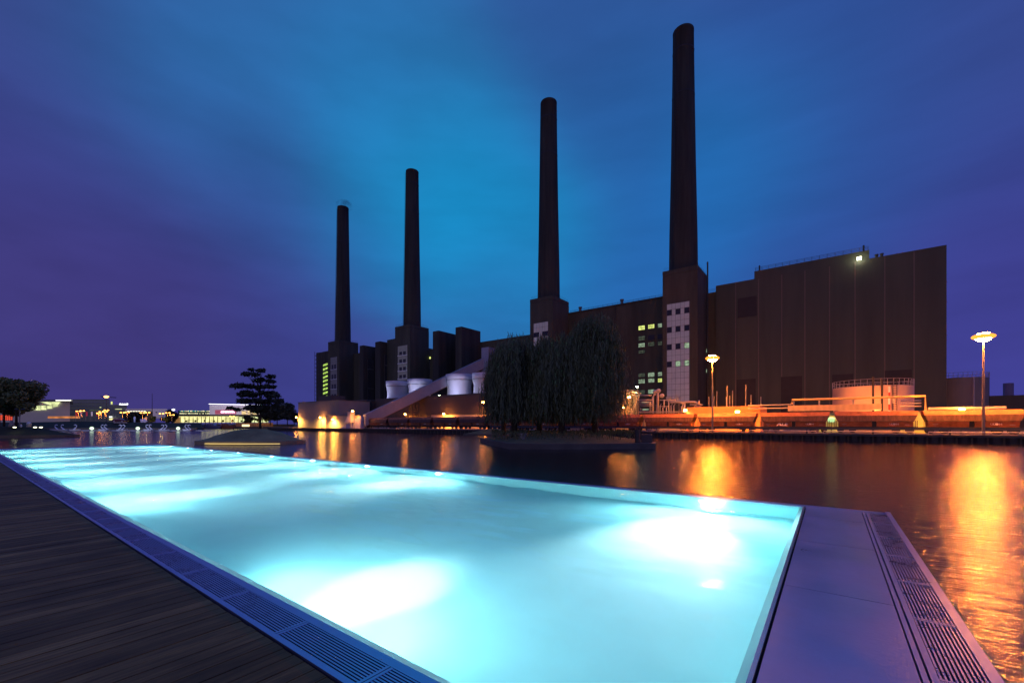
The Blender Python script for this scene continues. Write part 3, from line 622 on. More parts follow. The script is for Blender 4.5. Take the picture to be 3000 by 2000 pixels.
# ------------------------------------------------------------------ lamps of the works
def quay_lamp(px, yh, label, W, v=81.6, em=SOD2):
    x_, D = PV(px, v); z = ZZ(yh, D)
    t = T('lamp_post', label, 'street lamp', (x_, v, GZ), 'tall quay lamp posts')
    MB().tube([(x_, v, GZ), (x_, v, z - 5), (x_, v, z - 4.9), (x_, v, z - .2)], [.16, .14, .10, .085], 10).build('pole', steelg, t)
    hd = MB().lathe(x_, v, [(.6, z + .42), (.45, z + .58), (.2, z + .66), (.05, z + .68)], 20)
    hd.build('lamp_head', galv, t, True)
    MB().ball(x_, v, z, 1.14, 1.14, .40, 24, 10).build('halo_ring', glow('halo_glow', (1.0, .30, .035), 2.2), t, True)  # oversized glowing ellipsoid added to stand in for the lens halo
    MB().ball(x_, v, z - .04, .84, .84, .58, 20, 10).build('lamp_glass', em, t, True)
    lamp('lamp_light', (x_, v, z - .35), W * .8, (1, .28, .045), .5, t, 146, (0, 0, -1), .5)
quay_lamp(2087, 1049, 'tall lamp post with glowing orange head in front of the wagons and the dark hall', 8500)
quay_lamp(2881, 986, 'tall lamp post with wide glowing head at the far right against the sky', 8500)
def wall_lamp(px, py, v, W, label, col=(1, .30, .05), em=SOD, r=.3, off=1.0, down=1.6):
    x_, D = PV(px, v); z = ZZ(py, D)
    t = T('work_lamp', label, 'lamp', (x_, v, z), 'bright lamps around the works')
    b = MB().box(x_ - r, x_ + r, v - .12, v + .12, z - r * .6, z + r * .6); b.build('lamp_glass', em, t)
    MB().box(x_ - .06, x_ + .06, v + .12, v + .6, z + r * .2, z + r * .5).build('bracket', dark, t)
    MB().tube([(x_, v + .6, z + r * .35), (x_, v + .6, GZ)], .07, 5).build('pole', dark, t)
    lamp('lamp_light', (x_, v - off, z - .2), W * 1.5, col, .3, t, 165, (0, .35, -1), .8)
wall_lamp(868, 1222, 84.8, 6000, 'orange lamp on the left corner of the pale quayside hall', (1, .42, .07))
wall_lamp(938, 1223, 84.9, 8000, 'orange lamp on the front of the pale quayside hall', (1, .42, .07))
wall_lamp(975, 1228, 83.9, 4000, 'small yellow lamp over the door of the low shed', (1, .5, .10))
wall_lamp(1033, 1204, 81.6, 1600, 'starburst orange lamp on top of the coal hopper', off=.7)
wall_lamp(1187, 1213, 97, 8000, 'orange lamp behind the conveyor, above the left wagons')
wall_lamp(1300, 1212, 96.2, 9000, 'lamp over the pale wall behind the left wagons')
wall_lamp(1415, 1178, 94, 4000, 'orange lamp beside the willows on the hall wall')
wall_lamp(1275, 1164, 108, 500, 'white floodlight under the conveyor, left of a pair', (.9, 1, .6), WHL, .4, 1.5)
wall_lamp(1287, 1159, 110, 500, 'white floodlight under the conveyor, right of a pair', (.9, 1, .6), WHL, .4, 1.5)
wall_lamp(1383, 1157, 107.5, 500, 'green white floodlight in the gap between two cooling towers', (.8, 1, .5), WHL, .4, 1.2)
wall_lamp(1797, 1167, 104, 1300, 'orange lamp just right of the willows', (1, .26, .04))
wall_lamp(1843, 1163, 106, 350, 'upper yellow lamp on the round silo wall', (1, .48, .08))
wall_lamp(1826, 1193, 106, 350, 'lower yellow lamp on the round silo', (1, .48, .08))
wall_lamp(1866, 1133, 108, 400, 'pale green floodlight on the sloping gantry', (.9, 1, .4), WHL)
wall_lamp(2008, 1202, 93.5, 1300, 'orange lamp at the left end of the ochre building', (1, .34, .06))
wall_lamp(2160, 1206, 89.0, 2200, 'orange lamp behind the brightly lit wagon', (1, .30, .05))
wall_lamp(2818, 1200, 89.0, 2200, 'orange lamp behind the rightmost wagons', (1, .30, .05))
wall_lamp(2440, 1196, 94.0, 700, 'lamp under the long pipe duct near the round tank', (1, .30, .05))
wall_lamp(1705, 1235, 88.0, 500, 'small lamp seen under the willow branches', (1, .30, .05))
# cool floods that wash the cooling towers and the annexes
for nx in (-150, -127, -105):
    lamp('flood_light', (nx, 103.6, 13.6), 1900, (.60, .62, 1.0), .15, lh, 120, (0, 1, .35), .7)
lamp('flood_light', (PV(2570, 99)[0], 99, 3.9), 4200, (1, .24, .045), .5, None).name = 'tank_floodlight'

# ------------------------------------------------------------------ right hand works: ochre building, pipes, tanks
xa, D = PV(2012, 93); xb = PV(2228, 93)[0]
oc = T('ochre_building', 'low ochre rendered building glowing orange behind the wagons, right of the pipe rack', 'building', ((xa + xb) / 2, 93, GZ))
MB().box(xa, xb, 93, 103, GZ - .2, ZZ(1193, D)).build('wall', ochre, oc)
b = MB()
for k, px in enumerate((2092, 2100, 2130, 2138, 2146, 2185, 2200)):
    x_, D = PV(px, 94); b.tube([(x_, 94, 5.5), (x_, 94, 8.2 + (k % 3))], .05, 5)
for px in (2077, 2128, 2229): x_, D = PV(px, 95); b.tube([(x_, 95, 5), (x_, 95, ZZ(1162, D))], .06, 5)
b.build('vent_pipe', galv, oc)
xs_, D = PV(1833, 113); sr = 38 / 1249 * D
sl = T('silo', 'round brown silo with a zigzag stair between the willows and the pipe rack', 'silo', (xs_, 113, GZ))
MB().lathe(xs_, 113, [(sr, GZ - .2), (sr, ZZ(1146, D)), (sr * .96, ZZ(1144, D))], 40).build('shell', mat('silo_paint', (.38, .27, .16), .6, var=.12), sl, False)
b = MB(); b.tube([PV(1840, 107)[:1] + (107, 4.2), PV(1872, 107)[:1] + (107, 10.5)], .12, 5); b.tube([PV(1846, 107)[:1] + (107, 4.2), PV(1878, 107)[:1] + (107, 10.5)], .12, 5); b.tube([PV(1790, 107)[:1] + (107, 11.9), PV(1872, 107)[:1] + (107, 10.5)], .1, 5); b.tube([PV(1790, 107)[:1] + (107, 11.2), PV(1872, 107)[:1] + (107, 9.8)], .1, 5)
for k in range(9):
    u = k / 8; p = Vector((PV(1790, 107)[0], 107, 11.9)).lerp(Vector((PV(1872, 107)[0], 107, 10.5)), u); b.tube([p, p - Vector((.4, 0, .7))], .05, 4)
b.build('gantry', galv, sl)
pr = T('pipe_rack', 'tangle of pale lagged pipes on a rack in front of the glazed stair tower', 'pipework', (PV(1960, 98)[0], 98, GZ))
MB().box(PV(1872, 99)[0], PV(2010, 99)[0], 99, 101, GZ - .2, 4.2).build('plinth', conc, pr)
def P6(x, y, v=98.): px, py = 1780 + x / 6.19, 1120 + y / 6.19; X, D = PV(px, v); return (X, v, ZZ(py, D))
for pts_, r in (([(822, 560), (822, 260), (845, 225), (880, 205)], .24), ([(910, 560), (910, 180), (930, 150)], .30), ([(885, 540), (885, 400)], .1),
        ([(600, 235), (800, 235)], .12), ([(560, 315), (830, 315)], .12), ([(560, 350), (830, 350)], .1), ([(580, 385), (820, 385)], .08), ([(580, 420), (820, 420)], .08),
        ([(950, 320), (1240, 320)], .12), ([(950, 560), (950, 420), (975, 390)], .14), ([(1003, 560), (1003, 460), (1030, 430)], .14), ([(1025, 460), (1025, 310)], .14), ([(1065, 560), (1065, 450)], .12),
        ([(1110, 560), (1110, 330)], .14), ([(1150, 560), (1150, 420), (1175, 390)], .14), ([(1200, 560), (1200, 420), (1225, 390)], .14), ([(1140, 360), (1560, 350), (1610, 360), (1640, 400)], .22),
        ([(1225, 360), (1225, 285)], .12), ([(1275, 330), (1275, 290)], .12), ([(1080, 330), (1080, 270)], .1), ([(1130, 330), (1130, 270)], .1), ([(1298, 560), (1298, 380), (1410, 380)], .22), ([(1395, 560), (1395, 385)], .2), ([(1340, 560), (1345, 430), (1370, 405)], .2),
        ([(1490, 405), (1730, 400)], .1), ([(1570, 435), (1700, 435)], .1), ([(1660, 400), (1660, 320)], .12), ([(960, 435), (1100, 435)], .08), ([(600, 560), (600, 460)], .1), ([(780, 520), (780, 340)], .06), ([(765, 520), (765, 340)], .06)):
    MB().tube([P6(*q_) for q_ in pts_], r, 8).build('pipe', pipe_m, pr, True)
for (x, y) in ((865, 170), (925, 150), (985, 240)):
    a = P6(x, y); MB().ball(a[0], a[1], a[2], .55, .5, .5).build('valve_head', galv, pr, True)
for a_, b_ in (((1070, 265), (1160, 300)), ((1220, 255), (1310, 290))):
    u = P6(*a_); v_ = P6(*b_); MB().box(u[0], v_[0], 97.6, 98.4, v_[2], u[2]).build('control_box', mat('blue_box', (.25, .3, .45), .4), pr)
MB().rail([P6(575, 560, 97), P6(1390, 560, 97)], .45, 2.2, .05).build('railing', galv, pr)
for a_ in ((685, 355), (685, 490)):
    u = P6(*a_, 99.5); MB().box(u[0] - .8, u[0] + .8, 99.4, 99.55, u[2] - .15, u[2] + .15).build('strip_light', WIN_P, pr)

def tank(px, wpx, v, ytop, label, m_, rails=True):
    x_, D = PV(px, v); r = wpx / 2 / 1249 * D; z = ZZ(ytop, D)
    t = T('storage_tank', label, 'tank', (x_, v, GZ))
    MB().lathe(x_, v, [(r, GZ - .1), (r, z), (r * .98, z + .05), (r * .2, z + .45)], 56).build('shell', m_, t, False)
    b = MB(); n_ = 40
    for k in range(n_):
        a = 2 * math.pi * k / n_; a2 = 2 * math.pi * (k + 1) / n_; p = (x_ + r * math.cos(a), v + r * math.sin(a)); q_ = (x_ + r * math.cos(a2), v + r * math.sin(a2))
        b.tube([(p[0], p[1], z), (p[0], p[1], z + 1.3)], .035, 4)
        for h in (.65, 1.3): b.tube([(p[0], p[1], z + h), (q_[0], q_[1], z + h)], .03, 4)
    b.build('railing', galv, t)
    return t, x_, r, z
tk, x_, r, z = tank(2553, 183, 112, 1136, 'squat round storage tank glowing orange in front of the dark boiler house', tankm)
for px, h in ((2558, 1.6), (2584, 1.2)):
    xx, D = PV(px, 105.4); MB().tube([(xx, 105.4, 3), (xx, 105.4, z + h)], .16, 8).build('riser_pipe', dark, tk)
b = MB(); xx, D = PV(2622, 106)
for s_ in (-.28, .28): b.tube([(xx + s_, 106.2, 3), (xx + s_, 106.2, z + 1.5)], .05, 4)
for k in range(18): b.tube([(xx - .28, 106.2, 3.3 + k * .42), (xx + .28, 106.2, 3.3 + k * .42)], .03, 4)
b.build('ladder', dark, tk)
xx, D = PV(2605, 105)
for k in range(5): MB().tube([(xx, 105, 4 + k * 1.1), (xx, 105, 5.1 + k * 1.1)], .14, 8).build('marker_post', (mat('marker_red', (.45, .04, .03), .5) if k % 2 else white), tk)
tk2, x_, r, z = tank(2806, 124, 152, 1111, 'tall grey storage tank behind the right end of the boiler house', mat('grey_tank', (.26, .22, .19), .6, var=.06))
MB().tube([PV(2853, 146)[:1] + (146, GZ), PV(2853, 146)[:1] + (146, z)], .15, 6).build('riser_pipe', galv, tk2)
hall('far_shed', 'flat dark shed at the right edge behind the lamp post', 2868, 3120, 150, 190, 1160, mat('black_sheet', (.05, .05, .045), .6), False)
x_, D = PV(2954, 260); ch = T('distant_flue', 'short purple flue on the skyline at the right edge', 'chimney', (x_, 260, GZ)); MB().lathe(x_, 260, [(1.5, GZ), (1.5, ZZ(1123, D)), (1.3, ZZ(1122, D))], 16).build('stack', mat('purple_stack', (.3, .2, .32), .6), ch)

dp = T('overhead_duct', 'long box duct with a yellow lit pipe bridge above it, right of the ochre building', 'pipework', (PV(2500, 92)[0], 92, GZ))
def PP(px, py, v=92.): X, D = PV(px, v); return (X, v, ZZ(py, D))
a = PP(2308, 1203); a2 = PP(2706, 1201)
MB().box(a[0], a2[0] - 5, 92, 93.4, 4.9, 5.9).build('duct', mat('duct_sheet', (.6, .45, .3), .5, var=.1, stripe=('X', .35, .12)), dp)
pz = 6.9
MB().tube([(PP(2320, 1190)[0], 91.9, pz - .7), (PP(2320, 1190)[0], 91.9, pz), (PP(2710, 1190)[0], 91.9, pz), (PP(2712, 1190)[0], 91.9, 2.2)], .2, 10).build('pipe', mat('yellow_pipe', (.75, .6, .22), .4, var=.08), dp, False)
for px in (2325, 2400, 2500, 2618): MB().box(PP(px, 1190)[0] - .12, PP(px, 1190)[0] + .12, 92.0, 92.2, 5.905, pz - .1).build('support', galv, dp)
for zq in (6.1, 5.5): MB().tube([(PP(2190, 1190)[0], 92.4, zq), (PP(2318, 1190)[0], 92.4, zq)], .1, 6).build('pipe', pipe_m, dp)
for zq in (6.3, 5.9, 5.4): MB().tube([(PP(2640, 1190)[0], 93, zq), (PP(2702, 1190)[0], 93, zq)], .12, 6).build('pipe', pipe_m, dp)
b = MB().box(PP(2716, 1190)[0], PP(2935, 1190)[0], 90, 91.2, 4.75, 5.1); tag(b.build('roof_beam', pipe_m), 'long thin flat beam above the rightmost wagons', 'beam')
MB().box(PP(2450, 1)[0], PP(2690, 1)[0], 97, 97.6, GZ - .1, 3.6).build('bund_wall', conc, dp)

# ------------------------------------------------------------------ hopper wagons
def make_wagon():
    t = T('hopper_wagon', 'rusty self discharging hopper wagon', 'railway wagon', (0, 84, GZ))
    def ring(x, hw, z): return [(x, 85.6 - hw, z), (x, 85.6 + hw, z)]
    prof = [(1.20, 2.15), (1.50, 2.95), (1.50, 3.0), (1.42, 3.85), (1.10, 4.50)]
    halfL = [4.35, 4.35, 4.4, 4.75, 4.85]
    def band(i0, i1, name, m_):
        b = MB(); lo, hi = prof[i0], prof[i1]; l0, l1 = halfL[i0], halfL[i1]
        b.hexa([(-l0, 85.6 - lo[0], lo[1]), (l0, 85.6 - lo[0], lo[1]), (l0, 85.6 + lo[0], lo[1]), (-l0, 85.6 + lo[0], lo[1])], [(-l1, 85.6 - hi[0], hi[1]), (l1, 85.6 - hi[0], hi[1]), (l1, 85.6 + hi[0], hi[1]), (-l1, 85.6 + hi[0], hi[1])])
        b.build(name, m_, t)
    band(2, 3, 'body', rust2)
    b = MB(); lo, hi = prof[3], prof[4]
    b.hexa([(-4.75, 84.18, 3.854), (4.75, 84.18, 3.854), (4.75, 87.0, 3.854), (-4.75, 87.0, 3.854)], [(-4.85, 84.5, 4.5), (4.85, 84.5, 4.5), (4.85, 86.7, 4.5), (-4.85, 86.7, 4.5)]); b.build('top_hopper', rust, t)
    for xa, xb in ((-4.3, -.28), (.28, 4.3)):
        b = MB(); b.hexa([(xa, 84.4, 2.15), (xb, 84.4, 2.15), (xb, 86.8, 2.15), (xa, 86.8, 2.15)], [(xa, 84.1, 2.93), (xb, 84.1, 2.93), (xb, 87.1, 2.93), (xa, 87.1, 2.93)]); b.build('discharge_flap', rust, t)
    b = MB().box(-4.4, 4.4, 84.02, 87.18, 2.934, 2.996); b.build('waist_beam', dark, t)
    b = MB().box(-4.7, 4.7, 84.7, 86.5, 1.75, 2.14); b.box(-.24, .24, 84.5, 86.7, 2.15, 2.93)
    for s_ in (-1, 1):
        b.box(s_ * 4.75 - .1, s_ * 4.75 + .1, 84.3, 86.9, 1.8, 2.1)
        for y_ in (84.75, 86.45): b.tube([(s_ * 4.8, y_, 1.95), (s_ * 5.08, y_, 1.95)], .16, 8)
        b.tube([(s_ * 4.55, 84.35, 2.1), (s_ * 4.55, 84.35, 3.1)], .035, 4); b.tube([(s_ * 4.75, 84.35, 2.1), (s_ * 4.75, 84.35, 3.1)], .035, 4)
    b.build('underframe', dark, t)
    for sx in (-3.3, 3.3):
        for dx in (-.75, .75):
            w_ = MB(); n_ = 16
            for y_ in (84.75, 86.35):
                ring_ = [(sx + dx + .42 * math.cos(2 * math.pi * k / n_), 1.62 + .42 * math.sin(2 * math.pi * k / n_)) for k in range(n_)]
                w_.hexa([(x, y_, z) for x, z in ring_], [(x, y_ + .1, z) for x, z in ring_])
            w_.tube([(sx + dx, 84.7, 1.62), (sx + dx, 86.5, 1.62)], .07, 6); w_.build('wheelset', dark, t)
    pm = mat('wagon_lettering', (.72, .62, .52), .7)
    text('lettering', 'O  H', .42, (2.3, 84.16, 2.55), (R(90 - 20), 0, 0), pm, t, .006, bold=.01)
    b = MB().lathe(0, 0, [(.16, -.006), (.16, .006)], 18); o = b.build('emblem', pm, None); o.parent = t; o.location = (2.25, 84.15 - 84, 2.56 - GZ); o.rotation_euler = (R(70), 0, 0)
    text('lettering', 'O', .42, (1.2 + .62, 84.16, 2.55), (R(70), 0, 0), pm, t, .005)
    b = MB(); b.box(-3.9, -3.3, 84.19, 84.2, 2.5, 2.62); b.box(-3.8, -3.5, 84.19, 84.2, 2.3, 2.38); b.box(3.4, 3.9, 84.19, 84.2, 2.36, 2.5); b.build('data_plate', mat('faded_plate', (.4, .28, .22), .7), t)
    return t
wg = make_wagon(); wdesc = {
 5: 'rusty hopper wagon leaving the right edge of the picture',
 4: 'rusty hopper wagon behind the right lamp post, its top lit yellow',
 3: 'dark hopper wagon between the two green lit gaps, in front of the tank',
 2: 'dark hopper wagon with pale graffiti letters on its side',
 1: 'brightest orange hopper wagon behind the left lamp post pole',
 0: 'dark brown hopper wagon below the pipe rack',
 -1: 'dark hopper wagon with white lettering just right of the willows'}
left_n = {-10: 'leftmost hopper wagon, dark, under the conveyor bridge', -9: 'hopper wagon right of the conveyor trestle, glowing yellow', -8: 'hopper wagon between two dark bottle shaped gaps left of the willows', -7: 'hopper wagon disappearing behind the left edge of the willows'}
for k in range(-10, 6):
    o = wg if k == 5 else None
    X = -15.1 + 10.2 * (k - 1) + .0
    if k != 5: o = copy_tree(wg)
    o.location = (X, 84, GZ)
    o['label'] = wdesc.get(k) or left_n.get(k) or 'hopper wagon hidden behind the hanging willow branches'
    o['group'] = 'coal hopper wagons on the quay track'
    if k == 2:
        text('graffiti', 'ALE', .9, (X - 1.6, 84.12, 2.55), (R(70), 0, 0), mat('graffiti_pink', (.75, .6, .6), .6), o, .01, .3, .03)
wl = T('work_lamp', 'green white lamp in the gap between two wagons under the tank pipes', 'lamp', (.1, 88.6, GZ)); MB().box(-.35, .55, 88.6, 88.7, 2.9, 3.5).build('lamp_glass', glow('green_lamp', (.6, 1, .45), .9), wl); MB().tube([(.1, 88.65, GZ), (.1, 88.65, 2.9)], .06, 5).build('pole', dark, wl); lamp('lamp_light', (.1, 88.3, 3.6), 160, (.7, 1, .5), .1, wl, 140, (0, .6, -1), .5)
wb = T('control_cabin', 'pale green control cabin seen through the bottle shaped gap between wagons', 'cabin', (.1, 89.5, GZ)); MB().box(-1.6, 1.6, 89, 91, GZ, 4.4).build('wall', mat('green_cabin', (.4, .6, .35), .6), wb); MB().box(-1.8, 1.8, 88.8, 91.2, 4.4, 4.55).build('roof', steelg, wb)
wb2 = copy_tree(wb); wb2.location = (10.2, 89.5, GZ); wb2['label'] = 'green grey control cabin in the second gap, below the end of the yellow pipe'
# rails, guard rail, bollards
b = MB()
for y_ in (84.85, 86.4): b.box(-125, 60, y_, y_ + .08, GZ, GZ + .16)
tag(b.build('railway_track', galv), 'pair of steel rails under the hopper wagons along the quay', 'railway track')
b = MB().box(-68, 60, 81.9, 82.2, 1.72, 2.06); x = -67
while x < 60: b.box(x - .1, x + .1, 81.95, 82.15, GZ, 1.72); x += 8
tag(b.build('crash_barrier', mat('dark_barrier', (.07, .08, .10), .4, .3)), 'long dark barrier beam running in front of the wagons', 'barrier')
for i, (pa, pb) in enumerate(((1897, 2173), (2195, 2391), (2413, 2678), (2720, 3060))):
    xa, xb = PV(pa, 80.8)[0], PV(pb, 80.8)[0]
    tag(MB().tube([(xa, 80.8, 1.1), (xa, 80.8, 1.5), (xb, 80.8, 1.5), (xb, 80.8, 1.1)], .05, 6).build('guard_rail', white), ['low white guard rail on the quay below the pipe rack, the leftmost', 'low white guard rail on the quay below the graffiti wagon', 'low white guard rail on the quay below the round tank', 'low white guard rail on the quay at the right edge'][i], 'guard rail', 'white quay guard rails')
b0 = None
for k, px in enumerate((1097, 1104, 1113, 1120, 1128, 1137, 1165, 1174, 1183, 1192, 1201)):
    x_, D = PV(px, 80.6)
    if b0 is None:
        b0 = MB().lathe(x_, 80.6, [(.34, GZ), (.36, GZ + .2), (.30, GZ + .38), (.12, GZ + .45)], 12).build('bollard', mat('pale_bollard', (.65, .5, .36), .6), None, True)
        me = b0.data
        for v_ in me.vertices: v_.co.x -= x_; v_.co.y -= 80.6; v_.co.z -= GZ
        o = b0
    else: o = b0.copy(); C.objects.link(o)
    o.location = (x_, 80.6, GZ); tag(o, ('leftmost', 'second', 'third', 'fourth', 'fifth', 'sixth', 'seventh', 'eighth', 'ninth', 'tenth', 'rightmost')[k] + ' pale round stone in the row under the conveyor bridge', 'bollard', 'pale stones along the quay edge')

# ------------------------------------------------------------------ vegetation
def leaf_quads(V, F, p, size, asp, rd, down=0.):
    d = Vector((rd.gauss(0, 1), rd.gauss(0, 1), rd.gauss(0, 1) - down)).normalized(); e = d.cross(Vector((rd.gauss(0, 1), rd.gauss(0, 1), rd.gauss(0, 1)))).normalized()
    a = d * size * .5; c = e * size * asp * .5; b = len(V); V += [tuple(p - a - c), tuple(p + a - c), tuple(p + a + c), tuple(p - a + c)]; F.append((b, b + 1, b + 2, b + 3))
def willow(cx, cy, gz, H, Rr, label, seed, nst=1100, m_=None, skirt=.8):
    rd = random.Random(seed); t = T('willow_tree', label, 'tree', (cx, cy, gz), 'willows on the round island')
    tr = MB(); tr.tube([(cx, cy, gz - .2), (cx + .1, cy, gz + H * .25), (cx - .1, cy + .1, gz + H * .55)], [.42, .34, .2], 9); limbs = []
    for k in range(9):
        a = 2 * math.pi * k / 9 + rd.uniform(-.3, .3); q_ = rd.uniform(.35, .8); e = Vector((cx + Rr * q_ * math.cos(a), cy + Rr * q_ * math.sin(a), gz + H * rd.uniform(.72, .93)))
        tr.tube([(cx, cy, gz + H * rd.uniform(.25, .5)), ((cx + e.x) / 2, (cy + e.y) / 2, gz + H * .72), e], [.17, .10, .04], 6); limbs.append(e)
    tr.build('trunk', bark, t, True)
    clumps = [(rd.uniform(0, 6.283), math.sqrt(rd.random()) * Rr * .92, rd.uniform(.78, 1.0)) for _ in range(26)]
    V, F = [], []
    for k in range(int(nst * 1.35)):
        a, q_, hf = clumps[rd.randrange(26)]
        x = cx + q_ * math.cos(a) + rd.gauss(0, Rr * .16); y = cy + q_ * math.sin(a) + rd.gauss(0, Rr * .16)
        rr = min(1.2, math.hypot(x - cx, y - cy) / Rr); top = gz + H * hf * (1 - .24 * rr ** 3) + rd.uniform(-1.0, .7)
        bot = gz + (H * .14 + rd.expovariate(1 / (H * .13))) if rd.random() < skirt else top - rd.uniform(1, H * .4)
        if rd.random() < .25: bot = top - rd.uniform(.8, 3)
        sw = Vector((rd.gauss(0, .03), rd.gauss(0, .03), 0)); z = top; p = Vector((x, y, z))
        while z > bot:
            st = rd.uniform(.24, .48); z -= st; p = p + Vector((sw.x + rd.gauss(0, .035), sw.y + rd.gauss(0, .035), -st))
            leaf_quads(V, F, p, rd.uniform(.40, .72), .11, rd, 3.0)
    mb = MB(); mb.v = V; mb.f = F; mb.build('crown', m_ or leaf_w, t)
    return t
def tree(name, label, cx, cy, gz, H, clumps, trunk_r, m_, n_leaf, size, seed, group=None, flat=1., asp=.5, cat='tree'):
    rd = random.Random(seed); t = T(name, label, cat, (cx, cy, gz), group)
    tr = MB(); tr.tube([(cx, cy, gz - .2), (cx + .1, cy, gz + H * .4), (cx, cy, gz + H * .8)], [trunk_r, trunk_r * .7, trunk_r * .3], 8)
    for (dx, dy, dz, r_, f_) in clumps: tr.tube([(cx, cy, gz + dz * .65), (cx + dx * .6, cy + dy * .6, gz + dz * .9), (cx + dx, cy + dy, gz + dz)], [trunk_r * .35, trunk_r * .22, trunk_r * .1], 5)
    tr.build('trunk', bark, t, True)
    V, F = [], []; tot = sum(c[3] ** 2 for c in clumps)
    for (dx, dy, dz, r_, f_) in clumps:
        for k in range(int(n_leaf * r_ * r_ / tot)):
            d = Vector((rd.gauss(0, 1), rd.gauss(0, 1), rd.gauss(0, 1))).normalized() * r_ * (rd.random() ** .45)
            leaf_quads(V, F, Vector((cx + dx + d.x, cy + dy + d.y, gz + dz + d.z * f_)), size * rd.uniform(.6, 1.3), asp, rd)
    mb = MB(); mb.v = V; mb.f = F; mb.build('crown', m_, t); return t
def blob_clumps(H, W, n, seed, r0=.28, zlo=.35):
    rd = random.Random(seed); out = []
    for k in range(n):
        a = rd.uniform(0, 6.283); z = rd.uniform(zlo, .95); q_ = rd.uniform(.2, .8) * (1 - abs(z - .6) * .9); out.append((q_ * W / 2 * math.cos(a), q_ * W / 2 * math.sin(a), z * H, W * r0 * rd.uniform(.5, 1.), rd.uniform(.6, .9)))
    return out

def island(name, ring, h0, hmax, centre, kh=.5, kerbm=conc_dk, gm=grass):
    n_ = len(ring); t = MB(); c = Vector((centre[0], centre[1], 0)); b = len(t.v); K = 7
    for k in range(K):
        u = k / (K - 1)
        for i in range(n_):
            p = Vector((ring[i][0], ring[i][1], 0)); q_ = p.lerp(c, .04 + .9 * u); z = h0 - .02 + (hmax - h0) * math.sin(u * math.pi / 2) ** 1.2
            rdd = random.Random(i * 31 + k * 7); t.v.append((q_.x, q_.y, z + (rdd.uniform(-.06, .06) if 0 < k < K - 1 else 0)))
    for k in range(K - 1):
        for i in range(n_): j = (i + 1) % n_; t.f.append((b + k * n_ + i, b + k * n_ + j, b + (k + 1) * n_ + j, b + (k + 1) * n_ + i))
    t.f.append(tuple(b + (K - 1) * n_ + i for i in range(n_)))
    o = t.build(name, gm, None, True); S(o)
    kb = MB(); b = 0
    rings = [(1.0, -.6), (1.0, h0), (.955, h0), (.955, -.6)]
    for s_, z in rings:
        for p in ring: q_ = Vector((p[0], p[1], 0)).lerp(c, 1 - s_); kb.v.append((q_.x, q_.y, z))
    for k in range(3):
        for i in range(n_): j = (i + 1) % n_; kb.f.append((k * n_ + i, k * n_ + j, (k + 1) * n_ + j, (k + 1) * n_ + i))
    kk = kb.build('kerb', kerbm, o); return o
# willow island
wr = [PD(1406, 60), PD(1440, 51), PD(1494, 43.6), PD(1600, 43.2), PD(1750, 43.3), PD(1905, 44.5), PD(1900, 50), PD(1850, 60), PD(1760, 68), PD(1620, 72), PD(1480, 70)]
wc_ = PD(1650, 56)
island('island', wr, .58, 1.5, wc_)
def W(px, D): return PD(px, D)
for (px, D, H, Rr, sd, n_, lb) in ((1506, 55, 13.4, 3.5, 1, 1050, 'weeping willow at the left side of the island, lowest crown'), (1580, 57, 13.6, 3.9, 2, 1000, 'weeping willow in the middle of the island behind its neighbours'),
        (1645, 53, 12.9, 3.4, 5, 1000, 'weeping willow at the centre front of the island'), (1742, 53, 14.9, 3.8, 3, 1500, 'tallest weeping willow, at the right side of the island')):
    x, y = W(px, D); willow(x, y, 1.0, H, Rr, lb, sd, n_)
x, y = W(1475, 66); willow(x, y, 1.0, 14.2, 2.6, 'thin purple tinged willow top rising behind the left willow', 9, 260, leafm('purple_leaves', (.12, .05, .11)), .2)
rd = random.Random(5); 
b = MB()
for k in range(1400):
    px = rd.uniform(1440, 1880); D = rd.uniform(45.5, 66); x, y = PD(px, D); leaf_z = .75 + .6 * math.sin(min(1, (D - 44.5) / 8) * 1.57); p = Vector((x, y, leaf_z)); h = rd.uniform(.15, .5)
    b.quad(tuple(p), tuple(p + Vector((.05, 0, 0))), tuple(p + Vector((.05 + rd.gauss(0, .1), rd.gauss(0, .1), h))), tuple(p + Vector((rd.gauss(0, .1), 0, h))))
tag(b.build('grass', grass), 'rough grass tufts growing under the willows on the island', 'grass', kind='stuff')
x, y = PD(1533, 48.5); tag(MB().box(x - .3, x + .3, y - .25, y + .25, .8, 1.5).build('marker_stone', conc), 'small grey block standing in the grass under the left willow', 'stone block')
# landing stage right of the willow island
ls = T('landing_stage', 'dark concrete landing stage with a square hut at the right tip of the willow island', 'jetty', (*PD(1890, 47), 0))
def pbox(pa, pb, D0, D1, z0, z1):
    q_ = [PD(pa, D0), PD(pb, D0), PD(pb * (1) if 0 else pb, D1), PD(pa, D1)]; b = MB(); b.hexa([(x, y, z0) for x, y in q_], [(x, y, z1) for x, y in q_]); return b
pbox(1862, 1921, 44.2, 48, -.3, .56).build('slab', conc_dk, ls)
pbox(1878, 1911, 45.6, 47.5, .565, 1.45).build('hut', mat('hut_brown', (.12, .09, .08), .8), ls)
MB().tube([(*PD(1868, 45.2), .5), (*PD(1868, 45.2), 2.0)], .3, 8).build('mooring_pile', dark, ls)
# second grassy islet by the quay
r2 = [PD(1357, 98), PD(1385, 95), PD(1470, 92), PD(1600, 92), PD(1600, 99), PD(1440, 103), PD(1380, 102)]
island('island', r2, .35, 1.5, PD(1450, 97), kerbm=conc_dk)
